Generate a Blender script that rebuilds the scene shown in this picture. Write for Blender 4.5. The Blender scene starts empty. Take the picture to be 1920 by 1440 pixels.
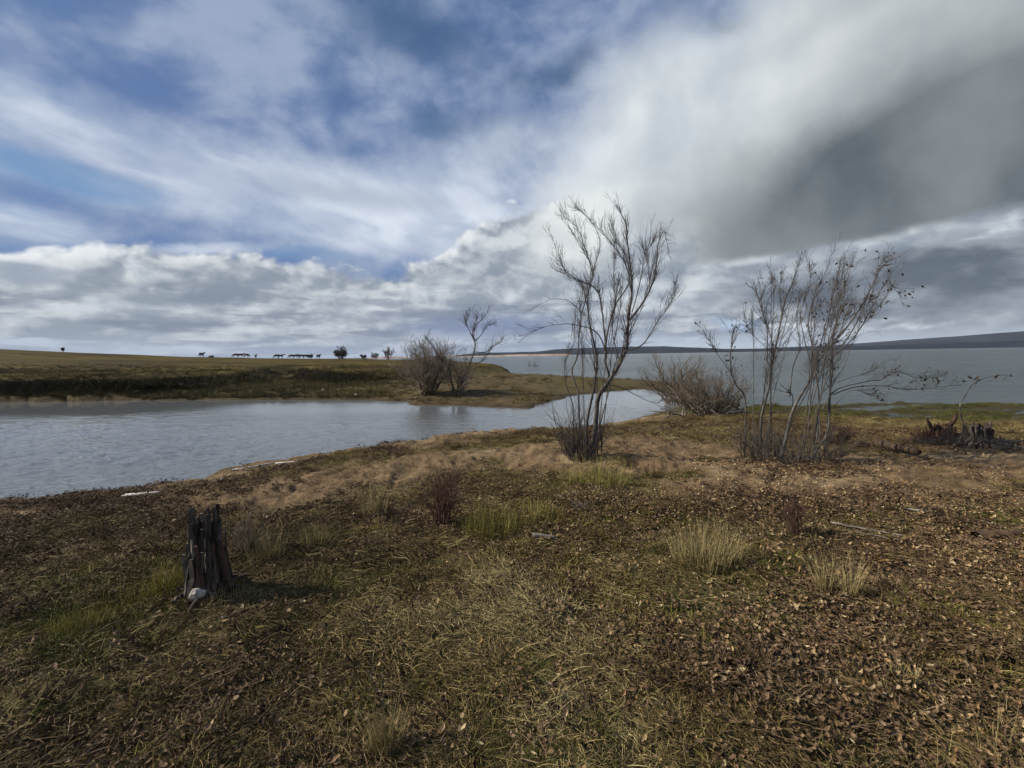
import bpy, math, random, time
import numpy as np
from mathutils import Matrix, Vector
T0 = time.time()
random.seed(7); RNG = np.random.default_rng(7)
S = bpy.context.scene
COL = S.collection
R = math.radians

# ------------------------------------------------------------------ camera
FPX = 888.0                                   # focal length in photograph pixels (1920 wide)
CAM_H = 1.60
PITCH, ROLL = math.degrees(math.atan((720 - 666.5) / FPX)), -0.95
CAMR = (Matrix.Rotation(R(90 - PITCH), 3, 'X') @ Matrix.Rotation(R(ROLL), 3, 'Z'))
cd = bpy.data.cameras.new('camera'); cam = bpy.data.objects.new('camera', cd); COL.objects.link(cam)
cd.sensor_width = 36.0; cd.lens = FPX / 1920 * 36.0
cd.clip_start = 0.05; cd.clip_end = 40000
cam.matrix_world = Matrix.Translation((0, 0, CAM_H)) @ CAMR.to_4x4()
S.camera = cam

def ray(x, y):
    v = CAMR @ Vector(((x - 960) / FPX, -(y - 720) / FPX, -1.0)); return v.normalized()
def azel(x, y):
    v = ray(x, y); return math.degrees(math.atan2(v.x, v.y)), math.degrees(math.asin(v.z))

# ------------------------------------------------------------------ colour management, sun
S.view_settings.view_transform = 'Standard'; S.view_settings.look = 'None'
S.view_settings.gamma = 1; S.view_settings.exposure = 0.36; S.view_settings.use_curve_mapping = False
S.cycles.adaptive_threshold = 0.02; S.cycles.max_bounces = 4; S.cycles.diffuse_bounces = 2; S.cycles.transparent_max_bounces = 6; S.cycles.volume_bounces = 0
SUN_AZ, SUN_EL = -86.0, 33.0                  # left of the view, slightly ahead
sl = bpy.data.lights.new('sun', 'SUN'); so = bpy.data.objects.new('sun', sl); COL.objects.link(so)
sl.energy = 4.9; sl.angle = R(0.6); sl.color = (1.0, 0.91, 0.77)
sd = Vector((math.sin(R(SUN_AZ)) * math.cos(R(SUN_EL)), math.cos(R(SUN_AZ)) * math.cos(R(SUN_EL)), math.sin(R(SUN_EL))))
so.rotation_euler = sd.to_track_quat('Z', 'Y').to_euler(); so.location = (-20, 5, 30)

# ------------------------------------------------------------------ node helper
class G:
    def __init__(s, tree): s.t = tree; s.n = tree.nodes; s.l = tree.links
    def new(s, typ, **kw):
        n = s.n.new(typ)
        for k, v in kw.items(): setattr(n, k, v)
        return n
    def put(s, sock, v):
        if v is None: return
        if isinstance(v, bpy.types.NodeSocket): s.l.new(v, sock)
        else:
            if isinstance(v, (tuple, list)) and sock.type == 'RGBA' and len(v) == 3: v = (*v, 1)
            sock.default_value = v
    def m(s, op, a, b=None, c=None, clamp=False):
        n = s.new('ShaderNodeMath', operation=op, use_clamp=clamp)
        s.put(n.inputs[0], a); s.put(n.inputs[1], b); s.put(n.inputs[2], c); return n.outputs[0]
    def add(s, a, b): return s.m('ADD', a, b)
    def sub(s, a, b): return s.m('SUBTRACT', a, b)
    def mul(s, a, b, clamp=False): return s.m('MULTIPLY', a, b, clamp=clamp)
    def v(s, op, a, b=None):
        n = s.new('ShaderNodeVectorMath', operation=op)
        s.put(n.inputs[0], a)
        if b is not None: s.put(n.inputs[3] if op == 'SCALE' else n.inputs[1], b)
        return n.outputs['Value'] if op in ('DOT_PRODUCT', 'LENGTH', 'DISTANCE') else n.outputs[0]
    def xyz(s, x, y, z=0.0):
        n = s.new('ShaderNodeCombineXYZ'); s.put(n.inputs[0], x); s.put(n.inputs[1], y); s.put(n.inputs[2], z); return n.outputs[0]
    def sep(s, v):
        n = s.new('ShaderNodeSeparateXYZ'); s.put(n.inputs[0], v); return n.outputs
    def noise(s, vec, scale, detail=4, rough=0.5, dist=0.0, col=False, dim='3D', w=None):
        n = s.new('ShaderNodeTexNoise', noise_dimensions=dim); s.put(n.inputs['Vector'], vec)
        s.put(n.inputs['Scale'], scale); s.put(n.inputs['Detail'], float(detail)); s.put(n.inputs['Roughness'], rough); s.put(n.inputs['Distortion'], dist)
        if w is not None: s.put(n.inputs['W'], w)
        return n.outputs['Color' if col else 'Fac']
    def sm(s, v, a, b, lo=0.0, hi=1.0, t='SMOOTHSTEP'):
        n = s.new('ShaderNodeMapRange', interpolation_type=t, clamp=True) if t != 'SMOOTHSTEP' else s.new('ShaderNodeMapRange', interpolation_type=t)
        s.put(n.inputs[0], v); s.put(n.inputs[1], a); s.put(n.inputs[2], b); s.put(n.inputs[3], lo); s.put(n.inputs[4], hi); return n.outputs[0]
    def mix(s, f, a, b, blend='MIX'):
        n = s.new('ShaderNodeMix', data_type='RGBA', blend_type=blend, clamp_factor=True)
        s.put(n.inputs[0], f); s.put(n.inputs[6], a); s.put(n.inputs[7], b); return n.outputs[2]
    def map(s, vec, loc=(0, 0, 0), rot=(0, 0, 0), scale=(1, 1, 1)):
        n = s.new('ShaderNodeMapping'); s.put(n.inputs[0], vec); n.inputs[1].default_value = loc; n.inputs[2].default_value = rot; n.inputs[3].default_value = scale; return n.outputs[0]

# ------------------------------------------------------------------ sky (world)
SKY_STRENGTH = 0.1
world = bpy.data.worlds.new('World'); S.world = world; world.use_nodes = True
wt = world.node_tree; wt.nodes.clear(); g = G(wt)
def build_sky():
    tc = g.new('ShaderNodeTexCoord').outputs['Generated']
    D = g.v('NORMALIZE', tc)
    dx, dy, dz = g.sep(D)
    A = g.mul(g.m('ARCTAN2', dx, dy), 57.29578)
    E = g.mul(g.m('ARCSINE', dz), 57.29578)
    sky = g.new('ShaderNodeTexSky', sky_type='NISHITA', sun_disc=False)
    sky.sun_elevation = R(SUN_EL); sky.sun_rotation = R(SUN_AZ); sky.altitude = 300; sky.air_density = 1.0; sky.dust_density = 0.6; sky.ozone_density = 2.5
    # cloud layer plane coordinates (flat layer seen in perspective), turned so x runs along the streaks
    den = g.add(g.m('MAXIMUM', dz, 0.0), 0.10)
    P = g.xyz(g.m('DIVIDE', dx, den), g.m('DIVIDE', dy, den))
    Pr = g.map(P, rot=(0, 0, R(-78)))
    AE = g.xyz(A, E)
    wl = g.v('SUBTRACT', g.noise(D, 2.6, 3, 0.5, col=True), (0.5, 0.5, 0.5))
    wf = g.v('SUBTRACT', g.noise(D, 9.0, 5, 0.62, col=True), (0.5, 0.5, 0.5))
    AEw = g.v('ADD', AE, g.v('ADD', g.v('MULTIPLY', wl, (14, 8, 0)), g.v('MULTIPLY', wf, (7, 4.5, 0))))
    AEs = g.v('ADD', AE, g.v('MULTIPLY', wf, (3.2, 1.8, 0)))
    def blob(px, py, rx, ry, rot=0, inner=0.0, vec=None, outer=1.0):
        a0, e0 = azel(px, py); d = 6.0
        ax, ex = azel(px + d, py); ay, ey = azel(px, py + d)
        J = np.array([[(ax - a0) / d, (ay - a0) / d], [(ex - e0) / d, (ey - e0) / d]])
        Ji = np.linalg.inv(J)
        c, s_ = math.cos(R(rot)), math.sin(R(rot))
        M = np.array([[c, s_], [-s_, c]]) @ Ji
        M[0] /= rx; M[1] /= ry
        q = g.v('SUBTRACT', AEw if vec is None else vec, (a0, e0, 0))
        u = g.v('DOT_PRODUCT', q, (M[0, 0], M[0, 1], 0)); w = g.v('DOT_PRODUCT', q, (M[1, 0], M[1, 1], 0))
        return g.sm(g.v('LENGTH', g.xyz(u, w)), outer, inner)
    def side(x0, y0, x1, y1, width, vec=None, off=0.0):
        """1 on the upper side of the line p0-p1 given left to right; width in degrees"""
        a0, e0 = azel(x0, y0); a1, e1 = azel(x1, y1)
        n = np.array([-(e1 - e0), (a1 - a0)]); n /= np.linalg.norm(n)
        dd = g.v('DOT_PRODUCT', g.v('SUBTRACT', AEw if vec is None else vec, (a0, e0, 0)), (n[0], n[1], 0))
        return g.sm(dd, off - width / 2, off + width / 2), dd
    K = 1 / SKY_STRENGTH
    def C(r, gg, b, k=1.0):
        f = lambda c: (((c / 255 + .055) / 1.055) ** 2.4 if c > 10 else c / 255 / 12.92) * K * k
        return (f(r), f(gg), f(b))
    col = g.mix(1.0, sky.outputs[0], (0.40, 0.52, 0.60), 'MULTIPLY')
    # paler towards the horizon inside the blue gaps
    col = g.mix(g.sm(E, 22, 3, 0, 0.40), col, C(110, 140, 190))
    # --- high thin veil with streaks
    st1 = g.noise(g.map(Pr, scale=(0.7, 1.5, 1)), 1.5, 6, 0.52, 0.3)
    st2 = g.noise(g.map(Pr, loc=(3, 1, 0), scale=(0.8, 1.4, 1)), 2.0, 6, 0.52, 0.2)
    pf = g.noise(g.map(D, scale=(1, 1, 1.6)), 6.0, 7, 0.55, 0.15)
    veil = g.m('MULTIPLY', g.sm(g.add(g.mul(st1, 0.35), g.mul(pf, 0.65)), 0.34, 0.57, 0.42, 0.97), g.sm(E, 60, 28, 0.5, 1.0))
    gap = g.m('MAXIMUM', blob(140, 330, 290, 45, 14, 0.35, AEs), g.mul(blob(780, 55, 240, 100, 15, 0.0), 0.9))
    gap = g.m('MAXIMUM', gap, g.mul(blob(560, 474, 150, 20, 8, 0.2, AEs), 0.55))
    gap = g.m('MAXIMUM', gap, g.mul(blob(200, 482, 170, 14, 3, 0.2, AEs), 0.7))
    gap = g.m('MAXIMUM', gap, g.mul(blob(820, 215, 100, 50, 30, 0.0), 0.75))
    gap = g.m('MAXIMUM', gap, g.mul(blob(1050, 120, 140, 60, -20, 0.0), 0.8))
    gap = g.m('MAXIMUM', gap, g.mul(blob(1370, 20, 60, 25, -10, 0.0), 0.9))
    gap = g.m('MAXIMUM', gap, g.mul(blob(960, 300, 130, 50, 10, 0.0), 0.45))
    veil = g.mul(veil, g.sub(1.0, gap))
    col = g.mix(veil, col, g.mix(g.sm(pf, 0.35, 0.66), C(88, 110, 152), C(140, 154, 178)))
    # --- broad pale band across the left
    band = g.m('MAXIMUM', blob(300, 300, 640, 125, 12, 0.2), blob(740, 400, 460, 130, 12, 0.25))
    band = g.m('MAXIMUM', band, g.mul(blob(60, 225, 420, 90, 8, 0.0), 0.6))
    band = g.m('MAXIMUM', band, g.mul(blob(40, 420, 230, 55, 10, 0.1, AEs), 0.75))
    band = g.m('MAXIMUM', band, g.mul(blob(380, 466, 260, 16, -3, 0.1, AEs), 0.8))
    band = g.m('MAXIMUM', band, g.mul(blob(980, 330, 330, 160, 0, 0.1), 0.85))
    band = g.mul(band, g.sm(g.add(g.mul(st2, 0.45), g.mul(pf, 0.55)), 0.30, 0.52, 0.60, 1.0))
    band = g.mul(band, g.sub(1.0, g.mul(gap, 0.75)))
    bandc = g.mix(g.sm(st2, 0.36, 0.66), C(164, 175, 194), C(198, 206, 217))
    bandc = g.mix(g.mul(blob(650, 365, 330, 38, 9, 0.1, AEs), 0.7), bandc, C(146, 157, 176))
    col = g.mix(band, col, bandc)
    # --- puffy cumulus bank along the horizon
    hp = g.xyz(g.mul(A, 0.115), g.mul(g.m('POWER', g.m('MAXIMUM', E, 0.05), 0.78), 0.36))
    def puff(off, sc, det=7):
        return g.noise(g.v('ADD', hp, off), sc, det, 0.55, 0.1)
    n0 = puff((0, 0, 0), 0.7, 5); n1 = puff((-0.18, 0.32, 0), 0.7, 5)
    b0 = puff((5, 3, 0), 1.9, 6); b1 = puff((4.93, 3.12, 0), 1.9, 6)
    def bil(off, sc, det=4.0):
        n = g.new('ShaderNodeTexVoronoi', feature='SMOOTH_F1', voronoi_dimensions='2D', normalize=True)
        warp = g.v('SCALE', g.v('SUBTRACT', g.noise(hp, 2.0, 3, .5, col=True), (.5, .5, .5)), .55)
        g.put(n.inputs['Vector'], g.v('ADD', g.v('ADD', hp, warp), off)); g.put(n.inputs['Scale'], sc); n.inputs['Detail'].default_value = det; n.inputs['Roughness'].default_value = .55; n.inputs['Lacunarity'].default_value = 2.1; n.inputs['Smoothness'].default_value = .35
        return g.sub(1.0, n.outputs['Distance'])
    v0 = bil((0, 0, 0), .95, 3.0); v1 = bil((-.08, .15, 0), .95, 3.0)
    emb0 = g.add(g.mul(g.sub(n0, n1), 2.6), g.mul(g.sub(b0, b1), 1.3))
    emb = g.add(g.mul(emb0, .55), g.mul(g.sub(v0, v1), 1.5))
    # top edge elevation against azimuth
    top = g.add(g.sm(A, -18, 10, 0, 9.0), 10.2)
    dtop = g.add(g.sub(top, E), g.mul(g.sub(g.add(g.mul(n0, 0.55), g.mul(v0, 0.45)), 0.58), 14.5))
    bank = g.mul(g.sm(dtop, -0.3, 0.8), g.sm(g.sub(E, top), 4.6, 3.2))
    lit = g.sm(emb, -0.24, 0.36)
    rim = g.sm(dtop, 3.2, 0.2)
    bc = g.mix(lit, C(130, 140, 152), C(188, 194, 199))
    bc = g.mix(g.mul(g.mul(rim, lit), 0.9), bc, C(222, 224, 225))
    # flat dark bases in rows
    rows = g.noise(g.xyz(g.mul(A, 0.085), g.mul(g.m('POWER', g.m('MAXIMUM', E, 0.05), 0.62), 1.6), 4.0), 1.0, 6, 0.55, 0.1)
    bc = g.mix(g.mul(g.mul(g.sm(rows, 0.47, 0.60), g.sm(E, 12, 4)), 0.75), bc, C(104, 115, 132))
    bc = g.mix(g.mul(g.sm(rows, 0.42, 0.33), g.sm(E, 7, 2)), bc, C(174, 184, 195))
    bc = g.mix(g.sm(E, 3.2, 0.0, 0, 0.55), bc, C(150, 165, 188))
    col = g.mix(bank, col, bc)
    # grey lone clouds at the left edge, dark blue shower under the cloud in the middle
    col = g.mix(g.mul(blob(60, 515, 120, 30, 4, 0.35, AEs), 0.8), col, C(138, 148, 163))
    col = g.mix(g.mul(blob(385, 440, 60, 22, 5, 0.1, AEs), 0.55), col, C(140, 152, 180))
    col = g.mix(g.mul(blob(900, 612, 260, 34, -2, 0.1, AEs), 0.8), col, C(98, 115, 150))
    col = g.mix(g.mul(blob(760, 590, 190, 16, -6, 0.1, AEs), 0.55), col, C(108, 120, 140))
    col = g.mix(g.mul(blob(1090, 400, 220, 130, -30, 0.1), 0.85), col, C(214, 218, 217))
    # --- right, low: layered grey clouds with bright gaps
    lr = blob(1750, 540, 620, 130, -6, 0.45, AEw)
    ln = g.noise(g.xyz(g.mul(A, 0.08), g.mul(E, 0.20), 9.0), 1.15, 7, 0.55, 0.2)
    lc = g.mix(g.sm(ln, 0.40, 0.60), C(82, 92, 103), C(134, 143, 152))
    lc = g.mix(g.sm(ln, 0.58, 0.70), lc, C(205, 211, 215))
    col = g.mix(lr, col, lc)
    brk = g.m('MAXIMUM', blob(1480, 592, 170, 40, -5, 0.1), g.mul(blob(1700, 600, 240, 18, -6, 0.1), 0.8))
    brk = g.m('MAXIMUM', brk, g.mul(blob(1480, 462, 210, 17, -16, 0.1, AEs), 0.85))
    brk = g.m('MAXIMUM', brk, g.mul(blob(1880, 410, 130, 30, -18, 0.1), 0.85))
    col = g.mix(g.mul(brk, g.sm(b0, 0.40, 0.60)), col, C(214, 220, 224))
    col = g.mix(g.mul(blob(1400, 600, 60, 16, -8, 0.1), 0.35), col, C(120, 168, 224))
    col = g.mix(g.mul(g.mul(g.sm(E, 2.6, 0.3), g.sm(A, 5, 18)), 0.7), col, C(176, 186, 198))
    # --- the big cloud: white left shoulder, dark belly with a clean lower edge
    lo1, d1 = side(1240, 507, 1500, 472, 1.4, AEs); lo2, d2 = side(1500, 472, 1920, 380, 1.4, AEs)
    lower = g.mul(lo1, lo2)
    leftm = g.m('MAXIMUM', blob(1760, 330, 760, 560, 0, 0.70), blob(1330, 270, 380, 300, -20, 0.35))
    mass = g.mul(lower, leftm)
    # nearness to the lower edge, and to the right, makes the cloud thick and dark
    dedge = g.m('MINIMUM', d1, d2)
    dark = g.sub(1.0, g.mul(g.sub(1.0, g.mul(blob(1760, 345, 760, 320, -16, 0.0), 0.85)), g.sub(1.0, g.mul(g.mul(g.sm(dedge, 14.0, 1.0), g.sm(A, 9, 24)), 0.9))))
    dark = g.m('MINIMUM', g.add(dark, g.mul(g.sm(A, 20, 46), 0.55)), 1.0)
    soft = g.noise(D, 3.4, 6, 0.5, 0.2)
    soft2 = g.noise(D, 7.5, 7, 0.52, 0.2)
    mc = g.mix(g.sm(g.add(g.mul(soft, 0.6), g.mul(soft2, 0.4)), 0.30, 0.66), C(168, 177, 185), C(210, 215, 217))
    mc = g.mix(g.mul(blob(1500, 60, 330, 60, -25, 0.1), 0.35), mc, C(160, 169, 176))
    mc = g.mix(g.m('MULTIPLY', dark, g.sm(soft, 0.25, 0.65, 1.1, 0.8), clamp=True), mc, C(76, 85, 90))
    col = g.mix(mass, col, mc)
    # below the horizon: dull reflected ground
    col = g.mix(g.sm(E, 0.0, -1.5), col, C(70, 70, 62))
    bg = g.new('ShaderNodeBackground'); g.put(bg.inputs[0], col); bg.inputs[1].default_value = SKY_STRENGTH
    out = g.new('ShaderNodeOutputWorld'); wt.links.new(bg.outputs[0], out.inputs[0])
build_sky()
world.cycles.sampling_method = 'MANUAL'; world.cycles.sample_map_resolution = 512

# ------------------------------------------------------------------ helpers for objects
def tag(o, label=None, cat=None, group=None, kind=None):
    if label: o['label'] = label
    if cat: o['category'] = cat
    if group: o['group'] = group
    if kind: o['kind'] = kind
    return o
def empty(name, loc=(0, 0, 0)):
    o = bpy.data.objects.new(name, None); o.location = loc; o.empty_display_size = 0.1; COL.objects.link(o); return o
def mesh(name, verts, faces, mat=None, parent=None, smooth=False, link=True):
    me = bpy.data.meshes.new(name); me.from_pydata([tuple(map(float, v)) for v in verts], [], [tuple(map(int, f)) for f in faces]); me.update()
    if smooth: me.shade_smooth()
    if mat: me.materials.append(mat)
    o = bpy.data.objects.new(name, me)
    if link: COL.objects.link(o)
    if parent: o.parent = parent
    return o
def quads_mesh(name, V, Q, mat, link=True, smooth=True):
    me = bpy.data.meshes.new(name)
    n, k = len(V), len(Q)
    me.vertices.add(n); me.vertices.foreach_set('co', np.ascontiguousarray(V, dtype=np.float32).ravel())
    me.loops.add(k * 4); me.loops.foreach_set('vertex_index', np.ascontiguousarray(Q, dtype=np.int32).ravel())
    me.polygons.add(k); me.polygons.foreach_set('loop_start', np.arange(0, 4 * k, 4, dtype=np.int32))
    me.polygons.foreach_set('use_smooth', np.full(k, smooth))
    me.update(calc_edges=True)
    if mat: me.materials.append(mat)
    o = bpy.data.objects.new(name, me)
    if link: COL.objects.link(o)
    return o
def mat(name, fn):
    m = bpy.data.materials.new(name); m.use_nodes = True; m.node_tree.nodes.clear()
    gg = G(m.node_tree); p = gg.new('ShaderNodeBsdfPrincipled'); o = gg.new('ShaderNodeOutputMaterial')
    m.node_tree.links.new(p.outputs[0], o.inputs[0]); fn(gg, p); return m

# ------------------------------------------------------------------ value noise in numpy
_tab = RNG.random((256, 256))
def vnoise(x, y):
    xi = np.floor(x).astype(int); yi = np.floor(y).astype(int); fx = x - xi; fy = y - yi
    fx = fx * fx * (3 - 2 * fx); fy = fy * fy * (3 - 2 * fy)
    a = _tab[xi & 255, yi & 255]; b = _tab[(xi + 1) & 255, yi & 255]; c = _tab[xi & 255, (yi + 1) & 255]; d = _tab[(xi + 1) & 255, (yi + 1) & 255]
    return (a * (1 - fx) + b * fx) * (1 - fy) + (c * (1 - fx) + d * fx) * fy - 0.5
def fbm(x, y, s, octs=4, g_=0.5):
    r = 0; a = 1.0; c, q = math.cos(.6), math.sin(.6)
    x = x * s + 17.3; y = y * s + 5.7
    for i in range(octs):
        r = r + a * vnoise(x, y); x, y = (c * x - q * y) * 2.03 + 11, (q * x + c * y) * 2.03 + 7; a *= g_
    return r
def sstep(v, a, b):
    t = np.clip((v - a) / (b - a), 0, 1); return t * t * (3 - 2 * t)

# ------------------------------------------------------------------ shorelines, laid out on the water level
WZ = -0.80
def onplane(px, py, z=WZ):
    v = ray(px, py); t = (z - CAM_H) / v.z if v.z < -1e-4 else 5000
    return (v.x * t, v.y * t)
def poly(pts, z=WZ): return np.array([onplane(*p, z) if len(p) == 2 else p[:2] for p in pts])
def sdist(x, y, P):
    """signed distance to polygon P, positive outside"""
    x = np.asarray(x, float); y = np.asarray(y, float)
    best = np.full(x.shape, 1e18); ins = np.zeros(x.shape, bool)
    for i in range(len(P)):
        (ax, ay), (bx, by) = P[i], P[(i + 1) % len(P)]
        ex, ey = bx - ax, by - ay; L = ex * ex + ey * ey + 1e-12
        t = np.clip(((x - ax) * ex + (y - ay) * ey) / L, 0, 1)
        best = np.minimum(best, (x - ax - t * ex) ** 2 + (y - ay - t * ey) ** 2)
        if ay != by:
            c = ((ay > y) != (by > y)) & (x < (bx - ax) * (y - ay) / (by - ay) + ax); ins ^= c
    return np.where(ins, -1, 1) * np.sqrt(best)
POND = poly([(0, 948), (130, 937), (330, 916), (400, 890), (470, 876), (560, 866), (700, 848), (880, 826), (1050, 813), (1130, 798), (1200, 786), (1268, 772), (1262, 752),
             (1250, 734), (1200, 729), (1120, 736), (1065, 744), (990, 766), (900, 763), (780, 759), (735, 752), (700, 750), (560, 750), (400, 751), (200, 752), (0, 755), (-300, 758)])
POND = np.vstack([POND, [(-90, 28), (-90, 7), (-14, 8.0)]])
LAKE = np.vstack([[(90, 14), (40, 17)], poly([(1990, 760), (1920, 759), (1800, 757), (1700, 755), (1600, 758), (1500, 765), (1395, 760), (1330, 740), (1290, 722), (1200, 714), (1110, 709), (1040, 705), (960, 702),
             (938, 694), (900, 687), (850, 680), (790, 675.6), (735, 674)]), [(-260, 1200), (-2500, 9000), (12000, 9000), (12000, 14)]])
PLAIN = np.vstack([poly([(-300, 735), (0, 734), (200, 732), (350, 724), (470, 716), (500, 700), (560, 697), (600, 712), (640, 714), (760, 706), (860, 702), (930, 696), (942, 690), (900, 684), (850, 678), (790, 674)], -0.2), [(-110, 420), (-300, 1500), (-3000, 3000), (-3000, 30), (-90, 28.5)]])

def height(x, y, detail=True):
    x = np.asarray(x, float); y = np.asarray(y, float); r = np.hypot(x, y)
    near = 1 - sstep(y - 12 * sstep(x, 3, 7), 12, 19)
    wob = fbm(x, y, 0.9, 3) * 0.35 * np.clip(r / 14, 0.4, 1.6)
    sp = sdist(x, y, POND) + wob; slk = sdist(x, y, LAKE) + wob * np.clip(r / 25, .6, 2)
    # near land
    hp = 0.80 * (1 - np.exp(-np.maximum(sp, 0) / 2.6)); hl = 0.74 * sstep(slk, 4.5, 10.5) + 0.05 * sstep(slk, 0, .5)
    nl = np.minimum(hp, hl) + 0.04 * sstep(sp, 0, .25)
    # far low land (spit and terraces)
    fl = 0.10 * sstep(np.minimum(sp, slk), 0, 0.4) + 0.26 * sstep(np.minimum(sp, slk), 0.3, 5.0)
    land = nl * near + fl * (1 - near)
    z = WZ + land
    # high plain with its cut bank and distant rise
    pl = sdist(x, y, PLAIN) + fbm(x, y, 0.25, 4) * .9
    az = np.degrees(np.arctan2(x, y))
    hr = np.interp(az, [-90, -60, -47, -42, -36, -28, -22, -17, -12, 0], [10, 8.2, 6.1, 4.6, 3.1, 1.8, 1.35, 0.75, 0.2, 0])
    rise = sstep(r, 45, 165) * hr * .70
    hpz = 0.45 + .20 * sstep(-x, 12, 20) + rise + fbm(x, y, 0.02, 3) * 0.9 * sstep(r, 60, 160) - sstep(r, 175, 290) * 12
    steep = 5.0
    z = z + (hpz - z) * sstep(-pl, -steep * .5, steep * .5) * sstep(y, 20, 25)
    # below water
    dw = np.minimum(sp, slk)
    z = np.where(dw < 0, np.minimum(z, WZ + np.maximum(dw * 0.28, -1.4) - sstep(r, 200, 500) * 5), z)
    if detail:
        dry = sstep(dw, 0.0, 0.8) * (1 - sstep(r, 60, 150) * .7)
        z = z + fbm(x, y, 0.55, 3) * 0.16 * sstep(dw, .5, 4) * near + fbm(x, y, 3.2, 4, .55) * 0.060 * dry * near
        z = z + fbm(x, y, 0.5, 4) * 0.14 * (1 - near) * dry * sstep(dw, .4, 3)
        # trampled sand: dimples
        z = z + zone_sand(x, y) * (np.abs(fbm(x, y, 3.8, 3)) * -0.13 + 0.015) * dry
        # marsh puddles on the lake side
        mar = near * sstep(slk, -1.6, .2) * (1 - sstep(slk, 5.2, 7.5)) * (x > 3)
        z = z + mar * (fbm(x * .5, y * 1.6, 0.8, 4) * 0.20 - 0.045)
        # small eroded step of the beach in the middle
        st = sstep(sp, 0.75, 0.95) * (1 - sstep(sp, 1.6, 3.2)) * np.exp(-((x + 1.2) / 2.6) ** 2)
        z = z + st * 0.10 * near * (0.6 + 1.2 * fbm(x, y, 2, 2))
    return z

def gp(px, py, off=0.0):
    """point of the ground seen at photograph pixel px,py (march along the view ray)"""
    v = ray(px, py); t = np.concatenate([np.arange(1.2, 30, .02), np.geomspace(30, 900, 1500)])
    X, Y, Z = v.x * t, v.y * t, CAM_H + v.z * t
    h = height(X, Y)
    i = np.argmax(Z < h)
    return Vector((X[i], Y[i], float(h[i]) + off))
def gz(x, y): return float(height(np.array([x]), np.array([y]))[0])
def gauss(x, y, cx, cy, rx, ry=None, rot=0):
    ry = ry or rx; dx, dy = x - cx, y - cy; c, s = math.cos(rot), math.sin(rot)
    return np.exp(-(((dx * c + dy * s) / rx) ** 2 + ((-dx * s + dy * c) / ry) ** 2))
def pxg(px, py, z=-0.15): return onplane(px, py, z)
SANDY = True
_sand = [((620, 900), 1.5, .9), ((760, 870), 1.6, .9), ((960, 850), 1.6, .8), ((520, 930), 1.4, .7), ((1290, 875), 1.8, 1.6), ((1400, 900), 1.0, .8), ((1650, 890), 2.8, 1.5), ((1850, 900), 3.0, 1.6), ((1450, 930), 1.5, .9), ((1180, 840), 1.6, .9), ((1060, 875), 1.4, .7), ((1160, 900), 1.2, .5), ((1520, 885), 2.0, 1.0), ((1380, 870), 1.6, 1.2), ((60, 950), 1.6, .35)]
_sandc = [(pxg(*p), a, b) for p, a, b in _sand]
def zone_sand(x, y):
    v = 0
    for (cx, cy), a, b in _sandc: v = np.maximum(v, gauss(x, y, cx, cy, a, b))
    sp = sdist(x, y, POND) if SANDY else 9
    beach = (1 - sstep(sp + fbm(x, y, 1.3, 3) * 1.2, 1.7, 3.0)) * sstep(x, -14, -9) * (np.asarray(y) < 16)
    v = v * 1.5 + fbm(x, y, 1.1, 3) * .5 - .15
    return np.clip(np.maximum(v, beach * (.45 + .5 * sstep(x, -6.5, -4))), 0, 1)
_green = [((1180, 900), 1.4, .5), ((1000, 980), .9, .6), ((930, 960), .6, .5), ((1200, 1120), .9, .5), ((1100, 1060), .7, .4), ((250, 1090), .7, .4), ((150, 1140), .5, .4), ((520, 1330), .6, .4), ((60, 1260), .5, .4),
          ((700, 1060), .8, .3), ((1330, 1070), .7, .4), ((860, 1300), .9, .4), ((1850, 1190), .6, .4), ((560, 1010), .7, .5)]
_greenc = [(pxg(*p, 0), a, b) for p, a, b in _green]
def zone_green(x, y):
    v = 0
    for (cx, cy), a, b in _greenc: v = np.maximum(v, gauss(x, y, cx, cy, a * 1.2, b * 1.2))
    v = v + fbm(x, y, .8, 3) * .9 + .05
    far = sstep(y - 12 * sstep(x, 3, 7), 17, 22)
    pl = sstep(-sdist(x, y, PLAIN), -1.5, 1.5) * far
    v = v * (1 - far) + far * (.35 + .5 * fbm(x, y, .12, 4)) + pl * .35
    slk = sdist(x, y, LAKE); mar = (1 - far) * sstep(slk, -1.0, .4) * (1 - sstep(slk, 4.5, 7.0)) * (x > 2)
    return np.clip(v + mar * .9, 0, 1)
_litter = [((1800, 1000), 2.2, 1.0), ((1650, 950), 2.2, .8), ((1850, 1150), 1.1, .8), ((1650, 1100), 1.0, .6), ((1470, 880), 1.2, .7), ((1150, 960), .9, .6), ((1100, 1000), .7, .5), ((1450, 950), 1.2, .7), ((1600, 1250), .8, .5), ((1900, 1300), .7, .6)]
_litc = [(pxg(*p, 0), a, b) for p, a, b in _litter]
def zone_litter(x, y):
    v = 0
    for (cx, cy), a, b in _litc: v = np.maximum(v, gauss(x, y, cx, cy, a * 1.15, b * 1.15))
    return np.clip(v * 1.2 + fbm(x, y, 1.3, 3) * .8 - .1, 0, 1) * (y < 16)

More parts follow.
